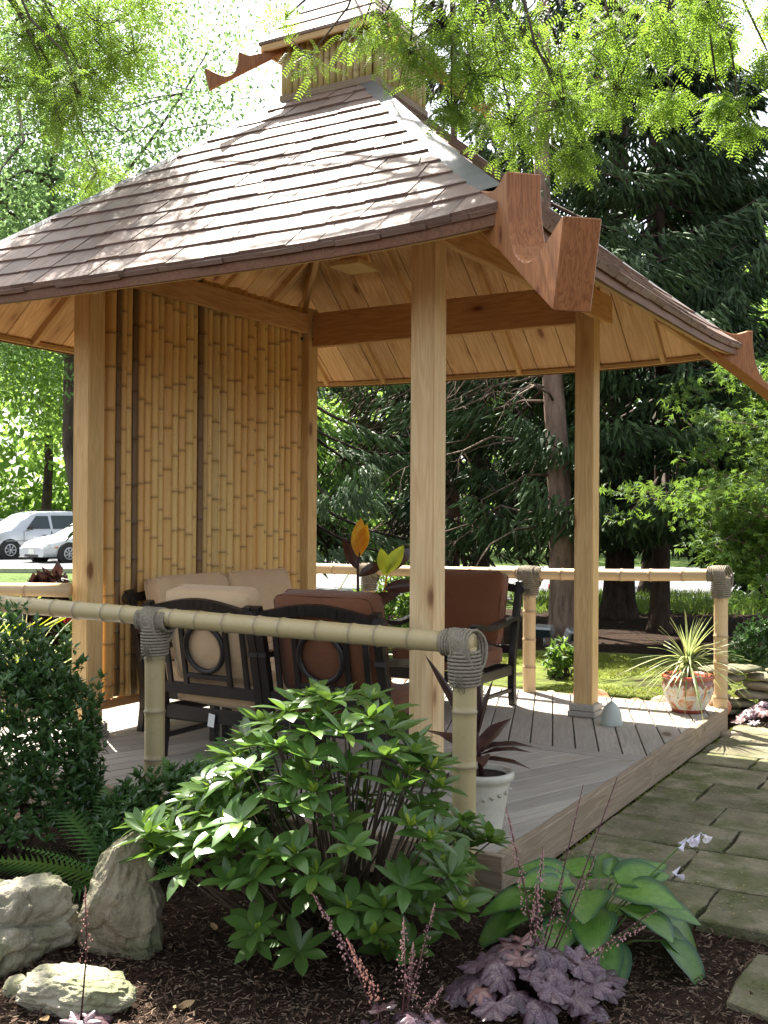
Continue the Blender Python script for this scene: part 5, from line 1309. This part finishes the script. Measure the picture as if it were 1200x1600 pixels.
for i, (x, y, h, r) in enumerate(((-24, 50, 15, 6), (-17, 54, 17, 6), (-11, 50, 14, 5.5), (-5, 56, 17, 6), (1, 48, 15, 5.5), (7, 54, 17, 6), (13, 46, 14, 5.5), (19, 50, 16, 6))):
    kinds = ['broad tree beyond the car park, its brown trunk behind the minivan', 'tall tree in the woods past the car park', 'leafy tree beyond the car park, over the sedan', 'far woodland tree seen between screen and spruces', 'far tree beyond the road seen under the roof', 'far woodland tree behind the leaning spruce', 'far tree across the road behind the dark trunk', 'distant tree past the road behind the maple']
    leafy('woodland_tree', kinds[i], x, y, h, r, 1.8, 8000, .42, 'decid', 50 + i, .28, limbs=14, bark='bark_dark', group='woodland trees beyond the parking lot')
link('woodland', instance('woodland', LQ, LQF, rotmats(26000), np.column_stack([rng.uniform(-60, 60, 26000), 66 + rng.uniform(0, 5, 26000), np.abs(rng.normal(size=26000)) * 4.5]), rng.uniform(.5, 1.1, 26000), M['decid']), kind='stuff', label='far-off wood beyond the parking lot', cat='woodland')
# Japanese maple at the right
leafy('maple_tree', 'young green maple lit at its top, right of the corner railing post', 4.30, 10.6, 2.62, 1.3, .5, 13500, .075, 'maple', 41, .045, limbs=26, sy=.8, clus=.36, bark='twig', palm=True)
leafy('maple_tree', 'taller shaded maple rising under the eave corner at the right edge', 5.0, 12.2, 3.55, 1.15, 1.3, 8000, .085, 'maple', 42, .05, limbs=20, clus=.36, bark='twig', palm=True)
# honey locust overhead: trunk outside the view on the right and on the left, limbs reach over the pavilion
def overhead(label, base, forks, clusters, canopy, seed, L):
    r_ = random.Random(seed); g = np.random.default_rng(seed); b = Vector(base)
    p = empty('honey_locust_tree', b, label=label, cat='tree')
    P = wander((0, 0, -.05), forks[0], r_, .02, 6); mb = MB(); mb.tube(P, [.2, .17, .15, .14, .13, .12, .11], 10); mb.build('trunk', M['bark'], p)
    bm_ = MB(); f0 = Vector(forks[0]); nodes = [f0]
    for q in forks[1:]:
        q = Vector(q); a = min(nodes, key=lambda v: (v - q).length); tapered(bm_, wander(a, q, r_, .04, 5, -.05), .022, .009, 6); nodes.append(q)
    Ls = []; Ds = []; Sc = []
    for (cx, cy, cz, rad, n_) in clusters:
        c = Vector((cx, cy, cz)) - b; a = min(nodes, key=lambda v: (v - c).length)
        W = wander(a, c, r_, .05, 4, -.05); tapered(bm_, W, .014, .004, 4)
        for j in range(n_):
            q = c + Vector((r_.gauss(0, 1) * rad * .62, r_.gauss(0, 1) * rad * .9, r_.gauss(0, 1) * rad * .5)); Ls.append(tuple(q)); Ds.append((r_.gauss(0, 1), r_.gauss(0, 1), -.75 + r_.gauss(0, .4))); Sc.append(L * r_.uniform(.65, 1.2))
            if j % 6 == 0: tapered(bm_, [c.lerp(q, .0), c.lerp(q, .6) + Vector((0, 0, .02)), q], .004, .002, 3)
    for (cx, cy, cz, rad, n_) in canopy:
        c = Vector((cx, cy, cz)) - b; a = min(nodes, key=lambda v: (v - c).length); tapered(bm_, wander(a, c, r_, .05, 4, -.05), .025, .008, 4)
        for j in range(n_):
            q = c + Vector((r_.gauss(0, 1) * rad * .5, r_.gauss(0, 1) * rad * .5, r_.gauss(0, 1) * rad * .25)); Ls.append(tuple(q)); Ds.append((r_.gauss(0, 1), r_.gauss(0, 1), -.4 + r_.gauss(0, .4))); Sc.append(L * r_.uniform(.8, 1.5))
    bm_.build('branches', M['bark'], p, kind='stuff'); n = len(Ls)
    Uu = g.normal(size=(n, 3)) * .5 + np.array([0, 0, 1])
    link('crown', instance('crown', FRV, FRF, dirmats(np.array(Ds), Uu), np.array(Ls), np.array(Sc), M['locust']), p, kind='stuff')
TR = [(-0.018, 5.2, 3.918, 0.108), (0.107, 5.2, 3.794, 0.117), (0.26, 5.2, 3.92, 0.17), (0.417, 5.2, 3.704, 0.139), (0.31, 5.2, 3.563, 0.068), (0.601, 5.2, 3.923, 0.201), (0.635, 5.2, 3.581, 0.155), (0.821, 5.2, 3.49, 0.139), (0.915, 5.2, 3.366, 0.068), (0.85, 5.2, 3.8, 0.201), (1.066, 5.2, 3.926, 0.17), (1.099, 5.2, 3.647, 0.139), (1.283, 5.2, 3.866, 0.139), (1.362, 5.2, 3.618, 0.068), (1.484, 5.2, 3.992, 0.117), (-0.39, 5.2, 3.852, 0.074), (-0.467, 5.2, 3.883, 0.056), (-0.143, 5.2, 4.041, 0.093), (1.64, 5.2, 3.95, .07), (1.79, 5.2, 3.75, .06), (1.72, 5.2, 3.5, .05), (1.83, 5.2, 4.0, .05), (1.6, 5.2, 3.6, .05)]
TL = [(-2.445, 7.0, 4.826, 0.208), (-2.195, 7.0, 4.87, 0.229), (-1.903, 7.0, 4.83, 0.208), (-2.275, 7.0, 4.535, 0.208), (-1.983, 7.0, 4.495, 0.187), (-1.897, 7.0, 4.203, 0.166), (-1.978, 7.0, 3.952, 0.146), (-2.44, 7.0, 4.324, 0.187), (-1.693, 7.0, 4.706, 0.146), (-2.147, 7.0, 4.201, 0.166), (-1.86, 7.0, 4.705, 0.166), (-1.548, 7.0, 4.875, 0.125), (-2.278, 7.0, 4.869, 0.166)]
rc = random.Random(77)
can_r = []; can_l = []
# places kept in the sun: canopy patches that would shade them are left out: x, y, z, radius
SUN_GAPS = [(-1.0, 3.5, .1, .28), (-1.35, 3.9, .3, .25), (.48, 3.5, .2, .22), (-.35, 3.95, .78, .6), (.2, 3.95, .6, .3), (-.72, 3.45, 0, .22), (-.95, 4.0, .5, .12), (-1.7, 4.9, 1.1, .5), (.95, 8.9, .2, .8), (1.9, 8.4, .2, .6), (2.6, 7.6, .1, .35), (.2, 9.2, .2, .6), (-1.35, 6.5, 3.5, .45), (-.8, 6.6, 3.8, .4), (-2.3, 6.5, 3.2, .3), (1.0, 10.8, 0, .9), (2.6, 10.0, 0, .7), (.9, 4.0, .2, .16)]
# canopy above the frame: patches placed so that the sun comes through in flecks
for i in range(150):
    X = rc.uniform(-5.2, 3.6); Y = rc.uniform(3.0, 9.8); Z = 1.6 + Y * .60 + rc.uniform(.0, 1.8)
    n_ = int(rc.uniform(14, 34)); rad = rc.uniform(.30, .7)
    bare = False
    for gx, gy_, gz, gr in SUN_GAPS:
        t_ = (Z - gz) / S.z; qx, qy = X - S.x * t_, Y - S.y * t_
        if math.hypot(qx - gx, qy - gy_) < gr + rad * .45: bare = True
    if bare: continue
    (can_l if X < -1.2 else can_r).append((X, Y, Z, rad, n_))
for i in range(30):  # extra leaf clusters added up-sun of the roof to dapple it
    q = LW(-rc.uniform(1.1, 2.1), rc.uniform(-2.1, 1.4), 3.1); t_ = rc.uniform(4.2, 6.0); q = q + S * t_
    (can_l if q.x < -2.2 else can_r).append((q.x, q.y, q.z, rc.uniform(.25, .42), int(rc.uniform(14, 28))))
can_r += [(-.9, 6.8, 6.7, .5, 40), (-.5, 6.4, 6.6, .5, 40), (-.2, 6.0, 6.4, .4, 34), (-1.3, 7.1, 6.6, .5, 30), (-2.4, 7.2, 6.7, .5, 34), (-3.2, 8.0, 7.0, .5, 34)]  # clusters added out of view to shade the hip and roof
overhead('honey locust whose bright leafy branches hang over the right of the roof', (4.6, 5.6, 0), [(-.6, .2, 4.3), (-1.9, -.1, 5.0), (-3.2, -.4, 4.9), (-4.3, -.5, 4.7), (-2.2, 1.4, 6.4), (-3.6, 2.2, 7.2), (-1.4, 3, 7.2), (-5, 1.2, 6.6), (-3.3, -1.8, 5.2)], [(x, y + rc.uniform(-.3, .3), z, r, int((48 + r * 900) * (.3 if x < -.1 else .7 if x < .2 else 1))) for x, y, z, r in TR], can_r, 5, .125)
overhead('honey locust whose yellow-green sprays hang at the upper left', (-5.4, 7.2, 0), [(.5, .1, 4.4), (1.6, -.2, 5.2), (2.8, -.2, 5.3), (3.4, -2.2, 5.6), (1.6, -3.2, 5.4), (2.2, 1.5, 7.2), (3.6, .2, 6.8)], [(x, y + rc.uniform(-.4, .4), z, r, int(30 + r * 620)) for x, y, z, r in TL], can_l, 6, .16)

# ------------------------------------------------------------------ parked vehicles
def car(name, label, cat, loc, rz, prof, L, Wd, paint, lower, wheels, wr, glass, roofrails=False):
    """prof: stations (x, z_belt, z_top, half width top factor); x from the front bumper at 0 back to L"""
    root = empty(name, loc, rz, label=label, cat=cat); hw = Wd / 2; V = []; F = []; ring = []
    def sect(x, zb, zt, tf):
        nose = min(1, .80 + x / .9 * .2) if x < .9 else min(1, .86 + (L - x) / .7 * .14)
        w0 = hw * nose
        has = zt - zb > .12
        pts = [(w0 * .90, .20), (w0 * .98, .30), (w0, .50), (w0 * .985, zb - .06), (w0 * .955, zb)]
        pts += [(w0 * (tf + .03), zb + (zt - zb) * .80), (w0 * (tf - .06), zt - .015), (w0 * .45, zt + .01)] if has else [(w0 * .90, zb + (zt - zb) * .5), (w0 * .75, zt), (w0 * .4, zt + .012)]
        return [(x, -y, z) for y, z in pts] + [(x, y, z) for y, z in reversed(pts)]
    for st in prof: ring.append(sect(*st))
    m = len(ring[0])
    for r_ in ring: V += r_
    for i in range(len(ring) - 1):
        for j in range(m - 1): F.append((i * m + j, i * m + j + 1, (i + 1) * m + j + 1, (i + 1) * m + j))
    F.append(tuple(range(m))); F.append(tuple(reversed(range((len(ring) - 1) * m, len(ring) * m))))
    me = mesh_py('body', V, F, paint, True); me.materials.append(lower)
    for p_ in me.polygons:
        if p_.center.z < .52: p_.material_index = 1
    bo = link('body', me, root); autosmooth(bo, 40)
    for (x, s) in [(wx, s) for wx in wheels for s in (-1, 1)]:
        c = Vector((x, s * (hw - .10), wr)); ax = Vector((0, s, 0))
        arch = MB().tube([c - ax * .08, c + ax * .102], wr + .075, 20).build('wheel_arch', M['tyre'], root, smooth=False)
        wh = MB().tube([c - ax * .10, c - ax * .09, c + ax * .10, c + ax * .115], [wr * .9, wr, wr, wr * .9], 24).build('wheel', M['tyre'], root, smooth=False)
        rm = MB()
        rm.tube([c + ax * .10, c + ax * .122], [wr * .30, wr * .26], 10)
        for k in range(7):
            th = k * 2 * math.pi / 7; d = Vector((math.cos(th), 0, math.sin(th))); rm.tube([c + ax * .118 + d * wr * .15, c + ax * .118 + d * wr * .60], [.035, .03], 4)
        rm.tube([c + ax * .118 + Vector((math.cos(q * .2618), 0, math.sin(q * .2618))) * wr * .62 for q in range(25)], .022, 5, cap=False)
        rm.build('rim', M['rim'], wh)
    for s in (-1, 1):
        for xd in ((L * .30, L * .515, L * .74)): link('door_seam', box_mesh(.012, .02, .62, M['tyre'], 0), root, M=Matrix.Translation((xd, s * (hw - .008), .70)))
        for xd in (L * .46, L * .68): link('door_handle', box_mesh(.16, .03, .03, M['black'], .008), root, M=Matrix.Translation((xd, s * (hw + .002), .86 if Wd > 1.8 else .76)))
    for nm, pts in glass:      # panes given as (x,y,z) on the +y side or across; mirrored when y>0
        for s in ((-1, 1) if nm != 'windscreen' and nm != 'rear_window' else (1,)):
            q = [Vector((x, y * s, z)) for x, y, z in pts]; nrm = (q[1] - q[0]).cross(q[2] - q[0]).normalized(); c = sum(q, Vector()) / len(q)
            if nrm.dot(c - Vector((L / 2, 0, .7))) < 0: nrm = -nrm
            k = len(q); VV = [v + nrm * .012 for v in q] + [v - nrm * .03 for v in q]
            link(nm, mesh_py(nm, VV, [tuple(range(k)), tuple(reversed(range(k, 2 * k)))] + [(i, (i + 1) % k, k + (i + 1) % k, k + i) for i in range(k)], M['glass']), root)
    return root
M['vanpaint'] = plain('silver_paint', (.50, .52, .55), .25, .35, 0); M['vanlow'] = plain('grey_cladding', (.26, .27, .28), .5); M['white_car'] = plain('white_car_paint', (.66, .67, .68), .25, 0, 0)
M['lamp'] = plain('headlamp_lens', (.6, .6, .58), .1); M['amber'] = plain('amber_lens', (.5, .16, .03), .2)
vp = [(0, .55, .62, .9), (.06, .66, .74, .9), (.25, .82, .90, .88), (.7, .95, 1.02, .84), (1.05, 1.02, 1.12, .82), (1.35, 1.04, 1.34, .80), (1.8, 1.05, 1.62, .80), (2.1, 1.05, 1.70, .82), (3.2, 1.05, 1.735, .82), (4.4, 1.04, 1.71, .82), (4.75, 1.02, 1.62, .80), (4.98, .98, 1.1, .8), (5.05, .7, .8, .8)]
hv = .93
def gy(z): return hv * (.965 - .135 * (z - 1.05) / .6)
van = car('minivan', 'silver minivan with grey lower cladding and roof rails parked behind the white sedan', 'minivan', (-14.75, 38.6, .01), R(0), vp, 5.0, 1.86, M['vanpaint'], M['vanlow'], (.98, 3.85), .33,
    [('side_window', [(1.62, gy(1.09), 1.09), (2.55, gy(1.09), 1.09), (2.48, gy(1.56), 1.56), (2.02, gy(1.56), 1.56)]), ('side_window', [(2.66, gy(1.09), 1.09), (3.62, gy(1.09), 1.09), (3.62, gy(1.58), 1.58), (2.60, gy(1.58), 1.58)]), ('side_window', [(3.74, gy(1.10), 1.10), (4.66, gy(1.10) - .02, 1.10), (4.58, gy(1.55) - .02, 1.55), (3.74, gy(1.58), 1.58)]),
     ('windscreen', [(1.10, -.72, 1.145), (1.10, .72, 1.145), (1.95, .66, 1.665), (1.95, -.66, 1.665)])])
van.rotation_euler.z = R(45)
for s in (-1, 1):
    link('headlight', box_mesh(.10, .36, .16, M['lamp'], .03), van, M=Matrix.Translation((.20, s * .60, .73)) @ Matrix.Rotation(s * -.35, 4, 'Z'))
    link('indicator', box_mesh(.10, .10, .15, M['amber'], .02), van, M=Matrix.Translation((.33, s * .83, .74)))
    link('mirror', box_mesh(.12, .20, .15, M['black'], .03), van, M=Matrix.Translation((1.72, s * 1.02, 1.13)))
    board('roof_rail', (2.1, s * .62, 1.78), (4.4, s * .62, 1.77), .035, .035, M['black'], van)
    link('wheel_trim_line', box_mesh(3.6, .02, .03, M['vanlow'], 0), van, M=Matrix.Translation((2.6, s * .935, .66)))
link('grille', box_mesh(.04, .7, .12, M['black'], .01), van, M=Matrix.Translation((.04, 0, .62)))
sp = [(0, .42, .50, .9), (.05, .52, .60, .9), (.25, .62, .72, .85), (.8, .76, .84, .8), (1.35, .86, .93, .78), (1.6, .90, 1.08, .74), (2.1, .90, 1.36, .72), (2.5, .90, 1.42, .72), (3.2, .90, 1.40, .72), (3.7, .90, 1.15, .72), (3.95, .90, .98, .75), (4.55, .84, .92, .8), (4.68, .6, .7, .8)]
hs = .87
def gs(z): return hs * (.96 - .23 * (z - .9) / .45)
sed = car('sedan', 'white sedan with a registration plate parked in front of the minivan, its hood towards us', 'car', (-11.75, 35.9, .01), R(52), sp, 4.68, 1.74, M['white_car'], M['vanpaint'], (.86, 3.5), .31,
    [('side_window', [(1.85, gs(.94), .94), (2.55, gs(.94), .94), (2.5, gs(1.28), 1.30), (2.25, gs(1.28), 1.30)]), ('side_window', [(2.63, gs(.94), .94), (3.5, gs(.94), .94), (3.25, gs(1.28), 1.28), (2.6, gs(1.3), 1.30)]), ('windscreen', [(1.48, -.66, .96), (1.48, .66, .96), (2.22, .56, 1.375), (2.22, -.56, 1.375)])])
for s in (-1, 1):
    link('headlight', box_mesh(.10, .34, .11, M['lamp'], .02), sed, M=Matrix.Translation((.17, s * .55, .60)) @ Matrix.Rotation(s * -.35, 4, 'Z'))
    link('indicator', box_mesh(.12, .03, .05, M['amber'], .01), sed, M=Matrix.Translation((.42, s * .80, .52)))
link('grille', box_mesh(.04, .55, .08, M['black'], .02), sed, M=Matrix.Translation((.05, 0, .56)))
link('registration_plate', box_mesh(.02, .32, .16, M['white'], .005), sed, M=Matrix.Translation((-.005, 0, .38)))
link('air_intake', box_mesh(.03, .8, .09, M['black'], .01), sed, M=Matrix.Translation((.012, 0, .24)))
c3 = car('sedan', 'pale car at the far left edge, mostly cut off, beyond the minivan', 'car', (-18.4, 44.0, .01), R(45), sp, 4.68, 1.74, M['vanpaint'], M['vanlow'], (.86, 3.5), .31,
    [('side_window', [(1.85, gs(.94), .94), (2.55, gs(.94), .94), (2.5, gs(1.28), 1.30), (2.25, gs(1.28), 1.30)]), ('side_window', [(2.63, gs(.94), .94), (3.5, gs(.94), .94), (3.25, gs(1.28), 1.28), (2.6, gs(1.3), 1.30)]), ('windscreen', [(1.48, -.66, .96), (1.48, .66, .96), (2.22, .56, 1.375), (2.22, -.56, 1.375)])])
